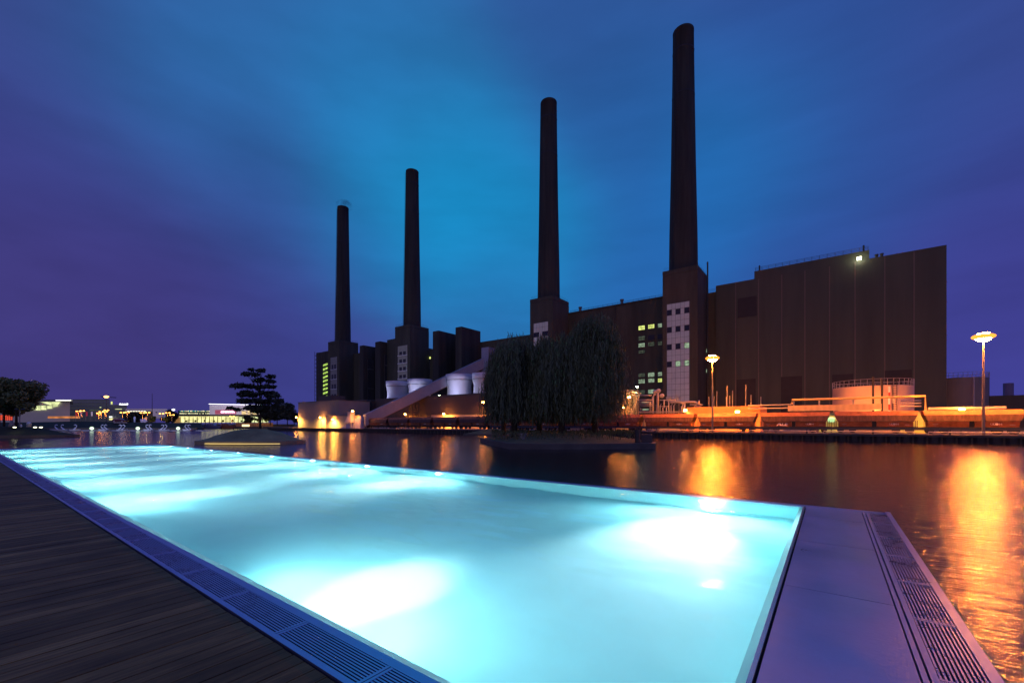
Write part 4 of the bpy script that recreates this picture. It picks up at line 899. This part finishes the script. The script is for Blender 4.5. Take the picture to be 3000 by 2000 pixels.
# middle-left floating island with wind-blown tree
def ell(px, D, a, b_, n=22, pw=1.):
    c = Vector((*PD(px, D), 0)); ex = Vector((CT, ST, 0)); ey = Vector((-ST, CT, 0)); out = []
    for k in range(n): t_ = 2 * math.pi * k / n; p = c + ex * a * math.copysign(abs(math.cos(t_)) ** pw, math.cos(t_)) + ey * b_ * math.sin(t_); out.append((p.x, p.y))
    return out
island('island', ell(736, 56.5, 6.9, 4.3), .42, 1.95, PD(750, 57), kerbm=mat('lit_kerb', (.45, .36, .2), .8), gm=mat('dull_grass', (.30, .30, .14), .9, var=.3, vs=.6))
il = T('kerb_light', 'warm light strip under the kerb of the middle island', 'lamp', (*PD(736, 52.0), .2))
q_ = [PD(600, 52.6), PD(640, 52.15), PD(740, 52.0), PD(820, 52.15)]
MB().tube([(x, y, .16) for x, y in q_], .045, 6).build('light_strip', glow('warm_strip', (1, .72, .25), 1.1), il)
rd = random.Random(11); cl = []
for (px_, py_, w_) in ((745,1083,14),(770,1086,16),(728,1096,20),(775,1100,22),(750,1112,18),(780,1114,22),(716,1130,26),(745,1135,24),(788,1132,20),(705,1150,20),(735,1155,28),(770,1150,24),(800,1160,22),(712,1172,24),(748,1176,30),(785,1175,26),(815,1172,20),(728,1193,26),(765,1195,28),(800,1192,20),(745,1205,24),(826,1186,14),(700,1198,16)):
    for q_ in (-.5, .5):
        o_ = (px_ - 762 + q_ * w_ * .9) / 1249 * 57; cl.append((o_ * CT, o_ * ST + rd.uniform(-.9, .9), ZZ(py_, 57) - 1.3 + rd.uniform(-.12, .12), w_ / 1249 * 57 * .62, .36))
x, y = PD(762, 57); tree('windblown_tree', 'ragged windblown tree in flat layers on the middle island', x, y, 1.3, 8.8, cl, .16, leaf_d, 5200, .46, 4, asp=.3)
# left island
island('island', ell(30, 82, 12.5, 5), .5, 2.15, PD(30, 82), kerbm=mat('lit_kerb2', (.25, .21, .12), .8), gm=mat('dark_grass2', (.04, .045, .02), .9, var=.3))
x, y = PD(48, 84); tree('leafy_tree', 'broad leafy tree on the left island', x, y, 2.0, 8.2, blob_clumps(8.6, 9.2, 18, 3, .24, .45), .22, leaf_g, 9000, .42, 6)
x, y = PD(12, 86); tree('leafy_tree', 'smaller leafy tree at the left edge of the picture', x, y, 2.0, 7.6, blob_clumps(8, 8.5, 14, 8, .25, .4), .2, leaf_g, 7000, .42, 12)
def setpiece(o): return o
x, y = PD(85, 79); o = T('garden_lantern', 'white domed lantern standing on the left island', 'lantern', (x, y, 2.0)); MB().lathe(x, y, [(.34, 2.0), (.30, 2.5), (.34, 2.52), (.32, 2.7), (.2, 2.88), (.05, 2.95)], 14).build('body', white, o, True); MB().box(x - .2, x + .2, y - .36, y - .3, 2.35, 2.45).build('slot', dark, o)
x, y = PD(62, 80); o = T('arched_bench', 'white arched bench beside a post on the left island', 'bench', (x, y, 2.0)); MB().tube([(x - .7, y, 2.0), (x - .5, y, 2.35), (x, y, 2.5), (x + .5, y, 2.35), (x + .7, y, 2.0)], .07, 6).build('arch', white, o); MB().box(x - .5, x + .5, y - .15, y + .15, 2.15, 2.2).build('seat', white, o)
x, y = PD(58, 80.5); o = T('garden_post', 'pale post with two dark round heads on the left island', 'post', (x, y, 2.0)); MB().tube([(x, y, 2), (x, y, 5.2)], .07, 6).build('pole', conc, o)
for s_ in (-.6, .6): MB().ball(x + s_ * CT, y + s_ * ST, 5.3, .3, .3, .22).build('head', dark, o, True)
x, y = PD(34, 80); tag(MB().lathe(x, y, [(.5, 2.0), (.32, 2.6), (.14, 3.2), (.03, 3.25)], 12).build('grey_cone', conc, None, True), 'grey cone shaped planter cover on the left island', 'garden ornament')
for i, px in enumerate((43, 103, 120)):
    x, y = PD(px, 78.5); o = T('ground_lamp', ['glowing ground lamp left of the white lantern', 'glowing ground lamp right of the white lantern', 'glowing ground lamp nearest the right tip of the left island'][i], 'lamp', (x, y, 1.9), 'ground lamps on the left island')
    MB().ball(x, y, 1.95, .24, .24, .10).build('lamp_glass', glow('ground_lamp_glow', (1, .95, .6), 4), o, True)
x, y = PD(14, 95); o = T('red_pavilion', 'small pavilion with a red glowing grid wall at the left edge', 'pavilion', (x, y, GZ))
b = pbox(-40, 37, 95, 97, 3.4, 4.6); b.build('lit_wall', glow('red_glow', (1, .10, .05), .9), o); g2 = MB()
for k in range(14): a = PD(-40 + 77 * k / 13, 94.9); g2.tube([(a[0], a[1], 3.3), (a[0], a[1], 4.7)], .03, 4)
for k in range(4): a = PD(-40, 94.9); c_ = PD(37, 94.9); g2.tube([(a[0], a[1], 3.5 + k * .35), (c_[0], c_[1], 3.5 + k * .35)], .03, 4)
for px in (-38, 0, 35): a = PD(px, 95.5); g2.tube([(a[0], a[1], .2), (a[0], a[1], 3.4)], .09, 5)
g2.build('grid', dark, o)

# ------------------------------------------------------------------ far left shore
bank = MB(); N_ = 16
for k in range(N_):
    p0, p1 = -420 + 1010 * k / N_, -420 + 1010 * (k + 1) / N_
    def hh(p): return 3.15 + .45 * math.exp(-((p - 230) / 90.) ** 2) - .3 * max(0, (p - 430) / 160.)
    for D0, D1, z0, z1 in ((158.5, 161, .5, .55), (161, 170, .55, 1.), (170, 420, 1., 1.)):
        za, zb, zc, zd = [(z0 if z0 < 1 else hh(p)) for p in (p0, p1)] + [(z1 if z1 < 1 else hh(p)) for p in (p1, p0)]
        bank.quad((*PD(p0, D0), za), (*PD(p1, D0), zb), (*PD(p1, D1), zc), (*PD(p0, D1), zd))
S(bank.build('bank', grassd))
S(pbox(598, 860, 238, 420, -.5, 2.2).build('embankment', soil))
lit_b = glow('station_glow', (1.0, .92, .38), 1.05, .45, .5)
lit_w = glow('foyer_glow', (.82, .9, .42), .95, .5, .6)
def fbox(pa, pb, D, dep, ya, yb): return pbox(pa, pb, D, D + dep, max(ZZ(yb, D), .3), ZZ(ya, D))
# congress building
o = T('congress_building', 'curved white congress building with a glowing yellow window band at far left', 'building', (*PD(60, 205), 3))
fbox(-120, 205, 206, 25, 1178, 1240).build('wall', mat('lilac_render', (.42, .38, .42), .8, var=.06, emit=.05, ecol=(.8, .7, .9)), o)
fbox(-120, 214, 202, 32, 1170, 1176).build('roof', steelg, o)
fbox(163, 208, 201.7, .2, 1171.3, 1173.6).build('roof_light', glow('roof_line', (1, .98, .85), 2.2), o)
b = MB()
for k in range(-8, 10):
    pa, pb = k * 17 + 2, k * 17 + 17; f_ = max(0, (k - 6) / 3.) ** 2
    for (a_, c_, d0, y0, y1) in ((pa, pb, 205.5, 1188, 1201 - 9 * f_),):
        if y1 > y0 + 2: q_ = [PD(a_, d0), PD(c_, d0)]; b.quad((*q_[0], ZZ(y1, d0)), (*q_[1], ZZ(y1 - 2 * f_, d0)), (*q_[1], ZZ(y0, d0)), (*q_[0], ZZ(y0, d0)))
b.build('window_band', lit_w, o)
b = MB(); d0 = 205.4; b.quad((*PD(118, d0), ZZ(1177, d0)), (*PD(150, d0), ZZ(1187, d0)), (*PD(168, d0), ZZ(1188, d0)), (*PD(178, d0), ZZ(1177, d0))); b.build('wedge_window', lit_w, o)
fbox(140, 235, 200, 2, 1219, 1225).build('lit_terrace', glow('terrace_orange', (1, .35, .12), .55, .5, .4), o)
# glass office
o = T('glass_office', 'stepped dark glass office building behind the orange street lamps', 'building', (*PD(290, 232), 3))
off = mat('office_glass', (.07, .075, .10), .25, var=.35, vs=.15, emit=.03, ecol=(.7, .7, 1))
fbox(205, 322, 236, 25, 1170, 1240).build('wall', off, o); fbox(318, 372, 234, 22, 1185, 1240).build('wing', off, o)
b = MB()
for y_ in (1170, 1179, 1190, 1201, 1212): q_ = [PD(205, 235.5), PD(322, 235.5)]; z_ = ZZ(y_, 235.5); b.tube([(*q_[0], z_), (*q_[1], z_)], .16, 4)
for y_ in (1187, 1197, 1208): q_ = [PD(320, 233.5), PD(372, 233.5)]; z_ = ZZ(y_, 233.5); b.tube([(*q_[0], z_), (*q_[1], z_)], .14, 4)
for k in range(20): a_ = PD(206 + k * 8.6, 233.3); b.tube([(*a_, 4), (*a_, ZZ(1200, 233.3))], .08, 4)
b.build('floor_edge', mat('pale_trim', (.35, .33, .36), .7), o)
for i, (pa, pb, ya, yb, mm_) in enumerate(((325, 330, 1176, 1184, WIN_Y), (292, 297, 1192, 1194, lit_w), (337, 357, 1197, 1199, lit_w), (320, 329, 1219, 1223, glow('white_win', (1, 1, .9), 1.6)), (320, 345, 1225, 1230, lit_b), (262, 300, 1200, 1203, WIN_D))):
    fbox(pa, pb, 233.0, .2, ya, yb).build('window', mm_, o)
so_ = T('roof_sign', 'small glowing white name sign on the roof of the glass office', 'sign', (*PD(362, 233), ZZ(1184, 233)))
text('lettering', 'Autostadt', 1.15, (*PD(362, 233), ZZ(1183.5, 233)), (R(90), 0, TH), glow('sign_white', (.95, .95, 1), 2.5), so_, .1, .2, .05)
for i, (px, c_, ww) in enumerate(((225, (.6, .05, .04), 8), (238, (.7, .3, .3), 6), (254, (.55, .04, .07), 5), (269, (.6, .5, .65), 5), (285, (.5, .05, .05), 6))):
    a_ = PD(px - ww / 2, 196); z_ = ZZ(1206, 196)
    t = T('banner', ['wide red banner, leftmost in the row before the office', 'pink banner with a white mark before the office', 'crimson banner in the middle of the row', 'pale lilac banner before the office', 'red banner, rightmost beside the lamps'][i], 'banner', (*a_, 3), 'banners in front of the glass office')
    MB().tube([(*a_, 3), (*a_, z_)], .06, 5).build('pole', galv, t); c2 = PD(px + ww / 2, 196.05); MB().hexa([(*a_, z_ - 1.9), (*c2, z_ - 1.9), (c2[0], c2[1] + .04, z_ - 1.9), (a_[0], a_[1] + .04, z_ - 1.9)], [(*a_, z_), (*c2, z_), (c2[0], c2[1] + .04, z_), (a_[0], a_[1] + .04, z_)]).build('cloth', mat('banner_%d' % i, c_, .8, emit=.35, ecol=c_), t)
# low white building with canopy
o = T('canopy_building', 'low white building with a flat canopy and a row of ceiling lights', 'building', (*PD(430, 225), 3))
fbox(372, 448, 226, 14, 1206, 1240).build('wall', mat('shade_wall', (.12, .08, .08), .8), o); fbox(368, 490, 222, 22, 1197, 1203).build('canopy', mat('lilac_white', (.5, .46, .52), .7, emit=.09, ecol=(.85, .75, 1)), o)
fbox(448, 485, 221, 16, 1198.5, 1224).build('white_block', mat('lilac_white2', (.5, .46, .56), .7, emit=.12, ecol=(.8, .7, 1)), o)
b = MB()
for k in range(7): a_ = PD(376 + k * 8, 223); b.box(a_[0] - .6, a_[0] + .6, a_[1] - .3, a_[1] + .3, ZZ(1205, 223), ZZ(1204, 223))
b.build('ceiling_light', glow('canopy_light', (1, .95, .7), 3), o)
fbox(456, 460, 220.8, .1, 1206, 1209).build('window', glassd, o)
fbox(371, 430, 215, .5, 1221, 1231).build('lit_screen_wall', glow('coral_wall', (1, .42, .25), .6, .3, .3), o)
# station with glazed front
o = T('station_building', 'long low station with a glowing yellow glass front and flat roof', 'building', (*PD(650, 245), 2))
fbox(525, 700, 246, 16, 1219, 1237).build('glass_front', lit_b, o); fbox(700, 786, 246, 16, 1221, 1237).build('glass_front', lit_w, o)
pbox(494, 790, 240, 266, ZZ(1219, 245), ZZ(1214.5, 245)).build('roof', mat('station_roof', (.16, .13, .10), .7), o)
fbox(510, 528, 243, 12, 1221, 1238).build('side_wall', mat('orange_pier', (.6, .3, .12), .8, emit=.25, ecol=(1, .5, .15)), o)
b = MB()
for k in range(22): a_ = PD(530 + k * 12, 245.4); b.box(a_[0] - .14, a_[0] + .14, a_[1] - .14, a_[1] + .14, 2.2, ZZ(1220, 245.4))
for k in range(9):
    a_ = PD(545 + k * 27, 245.6); b.box(a_[0] - 1.7, a_[0] + 1.7, a_[1] - .1, a_[1] + .1, ZZ(1235.5, 245), ZZ(1235.5 - 4.6 - k % 3, 245))
b.build('mullions', mat('green_frame', (.14, .16, .09), .6), o)
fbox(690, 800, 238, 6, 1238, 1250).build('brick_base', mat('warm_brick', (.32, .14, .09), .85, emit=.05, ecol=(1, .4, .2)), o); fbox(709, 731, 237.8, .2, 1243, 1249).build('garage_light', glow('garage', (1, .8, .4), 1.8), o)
# hillside town lights
o = T('distant_block', 'distant flat block with two rows of teal and white lights on the skyline', 'building', (*PD(570, 400), 5))
fbox(522, 616, 410, 20, 1202, 1220).build('wall', mat('teal_dark', (.03, .05, .06), .7), o)
b = MB(); b2 = MB(); rd = random.Random(2)
for k in range(26):
    p = 528 + k * 3.4; a_ = PD(p, 409); ww = rd.uniform(.3, .8); (b if rd.random() < .7 else b2).box(a_[0] - ww, a_[0] + ww, a_[1] - .1, a_[1] + .1, ZZ(1205, 409), ZZ(1203.4 - rd.random(), 409))
    if rd.random() < .8: b.box(a_[0] - ww, a_[0] + ww, a_[1] - .1, a_[1] + .1, ZZ(1212, 409), ZZ(1210.6 - rd.random(), 409))
b.build('window_row', glow('town_white', (1, .95, .55), 1.6, .5, .3), o); b2.build('window_row', glow('town_teal', (.1, .8, .75), .8), o)
# cinema
o = T('cinema', 'white cinema building with a glowing roof edge and a pink neon sign', 'cinema', (*PD(700, 300), 3))
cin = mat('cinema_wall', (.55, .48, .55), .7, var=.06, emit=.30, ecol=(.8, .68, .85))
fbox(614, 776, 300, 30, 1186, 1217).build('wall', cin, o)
b = MB(); d0 = 298; b.tube([(*PD(612, d0), ZZ(1183, d0)), (*PD(760, d0), ZZ(1186, d0)), (*PD(774, d0), ZZ(1187, d0)), (*PD(786, d0 + 6), ZZ(1190, d0 + 6))], .24, 6); b.build('roof_edge_light', glow('roof_edge', (.9, .88, 1), 2.2), o)
fbox(630, 692, 299.6, .3, 1200.5, 1213).build('sign_panel', glow('pink_panel', (.55, .12, .22), .6), o)
text('neon_sign', 'CINEMAXX', 1.95, (*PD(667, 299), ZZ(1206.5, 299)), (R(90), 0, TH), glow('neon_pink', (1, .45, .6), 3.), o, .1, .25, .12)
for pa, pb in ((708, 722), (725, 735), (737, 758)): fbox(pa, pb, 299.6, .3, 1203, 1214).build('poster_window', glow('poster', (1, .72, .35), .9, .5, .5), o)
fbox(763, 776, 299.5, .3, 1194, 1215).build('corner_glazing', glow('corner_green', (.15, .32, .25), .5, .6, .4), o); fbox(763, 775, 299.3, .1, 1194, 1196).build('lamp_strip', glow('mint', (.6, 1, .8), 2), o)
fbox(622, 786, 298.5, .5, 1215.5, 1217).build('ledge_light', glow('ledge', (1, .8, .85), 1.2), o)
# trees of the far shore
for i, (px, D, H, Wd, lb) in enumerate(((812, 225, 10.3, 14, 'tall dark tree right of the cinema'), (792, 235, 10.5, 9, 'dark tree against the cinema corner'), (842, 220, 9.5, 9.5, 'rounded dark tree beside the quayside hall'), (862, 215, 6, 6, 'low dark bush tight beside the quayside hall lamp'), (494, 225, 7, 8, 'dark tree between the white block and the station'), (506, 230, 6.5, 6, 'dark tree at the left end of the station'), (727, 240, 4.6, 5, 'small dark tree in front of the glazed station'), (386, 205, 5.5, 7, 'dark tree under the canopy building'), (400, 212, 6.5, 7, 'dark tree behind the pale standing figure'))):
    x, y = PD(px, D); tree('dark_tree', lb, x, y, 2.0, H, blob_clumps(H, Wd, 12, 20 + i), .25, leaf_d, 1700, 1.0, 40 + i, 'trees on the far shore')
for i, (px, lb) in enumerate(((447, 'small yellow lit tree left of the station'), (488, 'small yellow lit tree nearest the station'), (756, 'yellow lit bush before the right end of the station'), (781, 'yellow lit bush below the cinema corner'))):
    x, y = PD(px, 176 if px < 600 else 236); tree('lit_tree', lb, x, y, 2.7, 2.6 if px < 600 else 4, blob_clumps(2.8 if px < 600 else 4, 2.6 if px < 600 else 5, 8, 60 + i), .07, leaf_y, 600, .45, 70 + i, 'lamp lit small trees'); lamp('tree_uplight', (x + .6, y - 2, 3.2), 110, (1, .7, .15), .2).name = 'tree_uplight'
# street lamps
tl = None
for i, (px, py) in enumerate(((230, 1204), (241, 1203), (290, 1210), (297, 1206), (308, 1205), (312, 1201), (359, 1208), (373, 1207), (417.5, 1209), (432.5, 1208), (473.5, 1211), (492, 1209), (504, 1215), (680, 1219))):
    D = 188; x, y = PD(px, D); z = ZZ(py, D)
    if tl is None:
        tl = T('street_lamp', '', 'street lamp', (0, 0, 0), 'orange twin street lamps on the far shore')
        MB().tube([(0, 0, -3), (0, 0, 0)], .09, 6).build('pole', mat('lit_pole', (.5, .42, .3), .5), tl)
        MB().tube([(-.75 * CT, -.75 * ST, .05), (.75 * CT, .75 * ST, .05)], .05, 5).build('arm', galv, tl)
        for s_ in (-1, 1): MB().ball(s_ * .7 * CT, s_ * .7 * ST, -.02, .36, .36, .18).build('lamp_glass', glow('street_sodium', (1, .38, .06), 9), tl, True)
        o = tl
    else: o = copy_tree(tl)
    o.location = (x, y, z)
    o['label'] = ['leftmost orange street lamp, before the red banners', 'second street lamp from the left, taller than its neighbour', 'low street lamp left of the middle cluster', 'twin street lamp in the middle cluster before the office', 'bright twin street lamp in the middle of the cluster', 'highest street lamp of the middle cluster', 'left lamp of the pair above the dark red car', 'right lamp of the pair above the dark red car', 'left lamp of the pair above the rounded white animal figure', 'right lamp of the pair above the rounded white animal figure', 'twin street lamp before the white block', 'street lamp at the left end of the station', 'small low street lamp at the station corner', 'orange lamp in front of the cinema sign'][i]
    lamp('lamp_light', (x, y - 1.0, z - .4), 1300, (1, .30, .04), .2, None, 150, (0, 0, -1), .6).name = 'street_light'
x, y = PD(312, 212); z = ZZ(1162, 212)
o = T('mast_lamp', 'high mast with an orange lamp and drooping wing arms above the office', 'lamp', (x, y, 3)); MB().tube([(x, y, 3), (x, y, z)], .1, 6).build('pole', mat('violet_pole', (.12, .07, .16), .6), o)
MB().tube([(*PD(296, 212), z + .3), (*PD(303, 212), z - .2), (x, y, z - .1), (*PD(328, 212), z - .3), (*PD(340, 212), z - .4)], .2, 6).build('wing_arm', dark, o); MB().ball(x, y, z, 1.0, 1.0, .55).build('lamp_glass', glow('mast_glow', (1, .45, .1), 6), o, True)
x, y = PD(446, 200); o = T('flag_mast', 'thin dark mast rising above the low white building', 'mast', (x, y, 3)); MB().tube([(x, y, 3), (x, y, ZZ(1152, 200))], [.16, .08], 6).build('pole', mat('mast_violet', (.05, .03, .07), .6), o)
x, y = PD(508, 260); o = T('white_globe', 'single white globe light above the dark trees left of the station', 'lamp', (x, y, ZZ(1200, 260))); MB().ball(x, y, ZZ(1200, 260), .85, .85, .6).build('lamp_glass', glow('cool_white', (.9, .92, 1), 3), o, True); MB().tube([(x, y, 2), (x, y, ZZ(1201, 260))], .1, 5).build('pole', dark, o)
# car, figure and animal on the bank
x, y = PD(352, 168.5); gz = 3.2
car = T('parked_car', 'dark red estate car parked on a pale plinth on the far bank', 'car', (x, y, gz)); car.rotation_euler = (0, 0, TH)
def cl_(mb, name, m_, par, sm=False):
    me = bpy.data.meshes.new(name); me.from_pydata(mb.v, [], mb.f); me.update(); me.materials.append(m_)
    if sm: me.shade_smooth()
    o = bpy.data.objects.new(name, me); C.objects.link(o); o.parent = par; return o
def prof_prism(pts_, y0, y1): b = MB(); b.hexa([(a, y0, c) for a, c in pts_], [(a, y1, c) for a, c in pts_]); return b
cl_(prof_prism([(-2.5, .35), (2.45, .35), (2.5, .8), (1.4, .98), (.7, 1.02), (-2.4, 1.02), (-2.5, .7)], -.9, .9), 'body', mat('maroon', (.13, .01, .03), .3), car)
cl_(prof_prism([(-2.3, 1.025), (1.25, 1.025), (.55, 1.46), (-2.0, 1.46)], -.78, .78), 'cabin', mat('pink_glass', (.45, .25, .3), .2), car)
cl_(prof_prism([(-2.0, 1.465), (.55, 1.465), (.5, 1.54), (-1.9, 1.54)], -.76, .76), 'roof', mat('maroon2', (.3, .05, .08), .3), car)
for sx in (-1.6, 1.6): cl_(MB().hexa([(sx + .34 * math.cos(a * .449), -.93, .34 + .34 * math.sin(a * .449)) for a in range(14)], [(sx + .34 * math.cos(a * .449), .93, .34 + .34 * math.sin(a * .449)) for a in range(14)]), 'wheel', mat('pale_wheel', (.5, .4, .42), .5), car)
tag(pbox(333, 373, 167.3, 169.8, 2.9, gz).build('plinth', mat('pale_plinth', (.55, .45, .48), .8)), 'long pale plinth under the dark red car', 'plinth')
# standing figure: one continuous skinned body
def skinned(name, verts, edges, radii, m_, root=0, sub=2):
    me = bpy.data.meshes.new(name); me.from_pydata(verts, edges, []); me.update(); o = bpy.data.objects.new(name, me); C.objects.link(o)
    md = o.modifiers.new('s', 'SKIN'); me.skin_vertices[0].data[root].use_root = True
    for i, r in enumerate(radii): me.skin_vertices[0].data[i].radius = (r, r)
    s_ = o.modifiers.new('u', 'SUBSURF'); s_.levels = sub; s_.render_levels = sub
    ev = bpy.data.meshes.new_from_object(o.evaluated_get(bpy.context.evaluated_depsgraph_get())); o.modifiers.clear(); o.data = ev; ev.materials.clear(); ev.materials.append(m_); ev.shade_smooth(); return o
x, y = PD(394.5, 166)
vs_ = [(0, 0, 1.0), (0, 0, 1.25), (0, 0, 1.5), (0, 0, 1.62), (0, -.01, 1.78), (.2, 0, 1.5), (.27, 0, 1.2), (.25, -.05, .95), (-.2, 0, 1.5), (-.27, 0, 1.2), (-.25, -.05, .95), (.1, 0, .92), (.12, 0, .5), (.13, 0, .08), (.14, -.12, .04), (-.1, 0, .92), (-.12, 0, .5), (-.13, 0, .08), (-.14, -.12, .04)]
es_ = [(0, 1), (1, 2), (2, 3), (3, 4), (2, 5), (5, 6), (6, 7), (2, 8), (8, 9), (9, 10), (0, 11), (11, 12), (12, 13), (13, 14), (0, 15), (15, 16), (16, 17), (17, 18)]
ra_ = [.16, .15, .16, .07, .12, .08, .06, .045, .08, .06, .045, .11, .08, .06, .05, .11, .08, .06, .05]
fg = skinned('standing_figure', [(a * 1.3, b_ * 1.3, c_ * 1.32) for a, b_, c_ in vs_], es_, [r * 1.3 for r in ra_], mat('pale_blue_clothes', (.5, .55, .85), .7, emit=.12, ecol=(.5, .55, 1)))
fg.location = (x, y, 3.15); fg.rotation_euler = (0, 0, TH); tag(fg, 'pale blue oversized standing figure on the far bank right of the car', 'statue')
x, y = PD(422, 166)
av = [(-.9, 0, .8), (-.3, 0, .95), (.4, 0, .9), (.95, 0, .7), (1.25, 0, .5), (-.8, .25, .35), (-.8, .25, .05), (-.8, -.25, .35), (-.8, -.25, .05), (.5, .25, .35), (.5, .25, .05), (.5, -.25, .35), (.5, -.25, .05)]
ae = [(0, 1), (1, 2), (2, 3), (3, 4), (0, 5), (5, 6), (0, 7), (7, 8), (2, 9), (9, 10), (2, 11), (11, 12)]
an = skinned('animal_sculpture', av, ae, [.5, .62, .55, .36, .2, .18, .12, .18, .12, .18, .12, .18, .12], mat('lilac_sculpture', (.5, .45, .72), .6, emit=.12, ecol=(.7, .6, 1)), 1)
an.location = (x, y, 3.0); an.rotation_euler = (0, 0, TH); tag(an, 'lilac rounded animal sculpture with short legs on the far bank', 'sculpture')
# swan boats and globes, pontoon
pt = pbox(140, 620, 156, 158, -.1, .28).build('pontoon', mat('pale_pontoon', (.42, .42, .55), .6)); tag(pt, 'long pale floating pontoon below the swan boats', 'pontoon')
def swan(px, flip, dbl, label):
    x, y = PD(px, 155.2); o = T('swan_boat', label, 'boat', (x, y, 0), 'white swan pedal boats moored at the far shore'); o.rotation_euler = (0, 0, TH)
    f_ = -1 if flip else 1; b = MB(); b.lathe(0, 0, [(.3, .02), (.62, .25), (.75, .5), (.55, .62)], 14)
    h = cl_(MB().hexa([(-1.2, -.6, .1), (1.2, -.6, .1), (1.2, .6, .1), (-1.2, .6, .1)], [(-1.6, -.8, .62), (1.4, -.8, .55), (1.4, .8, .55), (-1.6, .8, .62)]), 'hull', swanm, o)
    for d_ in ((-.42, .42) if dbl else (0,)):
        n_ = MB(); pts_ = [(.6, .4), (.4, .7), (.05, 1.0), (-.32, 1.3), (-.5, 1.62), (-.42, 1.95), (-.15, 2.2), (.2, 2.22), (.5, 2.0)]
        n_.tube([(f_ * -1 * a_ * -1 + d_, -.3 if d_ < 0 else .1, c_) for a_, c_ in [(q_[0] * 1.0, q_[1]) for q_ in pts_]], [.32, .24, .19, .17, .16, .16, .16, .17, .07], 8); cl_(n_, 'neck', swanm, o, True)
for i, (px, fl_, db, lb) in enumerate(((164, 0, 0, 'large swan boat at the left end of the row, neck curving left'), (182, 0, 0, 'slim swan boat second from the left'), (220, 1, 0, 'swan boat facing the other way, left of the first globe lamp'), (306, 0, 1, 'pair necked swan boat right of the first globe lamp'), (358, 1, 1, 'pair necked swan boat left of the second globe lamp'), (437, 0, 1, 'pair necked swan boat right of the second globe lamp'), (481, 1, 1, 'swan boat with reversed necks between the lamps'), (551, 0, 1, 'pair necked swan boat at the right end of the row'))):
    swan(px, fl_, db, lb)
for i, px in enumerate((269, 404, 522)):
    x, y = PD(px, 154.3); o = T('globe_lamp', ['glowing white globe lamp nearest the left island', 'glowing globe lamp in the middle of the swan boats', 'dim globe lamp at the right of the swan boats'][i], 'lamp', (x, y, 0), 'globe lamps on the water'); MB().ball(x, y, .95, .58).build('globe', GLOBE, o, True); MB().tube([(x, y, -.1), (x, y, .4)], .15, 6).build('post', white, o); lamp('lamp_light', (x + 2.4 + 1.8, y - 5.4, 1.2), 900, (.62, .68, 1), .1, o, 150, (-ST, CT, 0), .6)  # lamp_light is an added unseen spot ahead of each globe, brightening the swans
# moored boats
def boat(px, D, L_, m_, label):
    x, y = PD(px, D); o = T('motor_boat', label, 'boat', (x, y, 0)); o.rotation_euler = (0, 0, TH)
    h = MB(); h.hexa([(-L_ * .45, -.9, 0), (L_ * .4, -.8, 0), (L_ * .46, 0, 0), (L_ * .4, .8, 0), (-L_ * .45, .9, 0)], [(-L_ * .5, -1.4, 1.6), (L_ * .4, -1.2, 1.7), (L_ * .55, 0, 1.8), (L_ * .4, 1.2, 1.7), (-L_ * .5, 1.4, 1.6)]); cl_(h, 'hull', m_, o)
    cl_(MB().hexa([(-L_ * .3, -1, 1.72), (L_ * .2, -1, 1.72), (L_ * .2, 1, 1.72), (-L_ * .3, 1, 1.72)], [(-L_ * .26, -.9, 2.7), (L_ * .08, -.9, 2.7), (L_ * .08, .9, 2.7), (-L_ * .26, .9, 2.7)]), 'cabin', m_, o)
    for k in range(3): cl_(MB().box(-L_ * .22 + k * 1.2, -L_ * .22 + k * 1.2 + .8, -1.0, -.9, 2.0, 2.4), 'window', glassd, o)
boat(622, 222, 9, mat('boat_grey', (.4, .42, .5), .5), 'grey white motor boat moored before the station')
boat(665, 224, 9, mat('boat_orange', (.6, .22, .1), .5), 'orange lit motor boat moored right of the grey one')
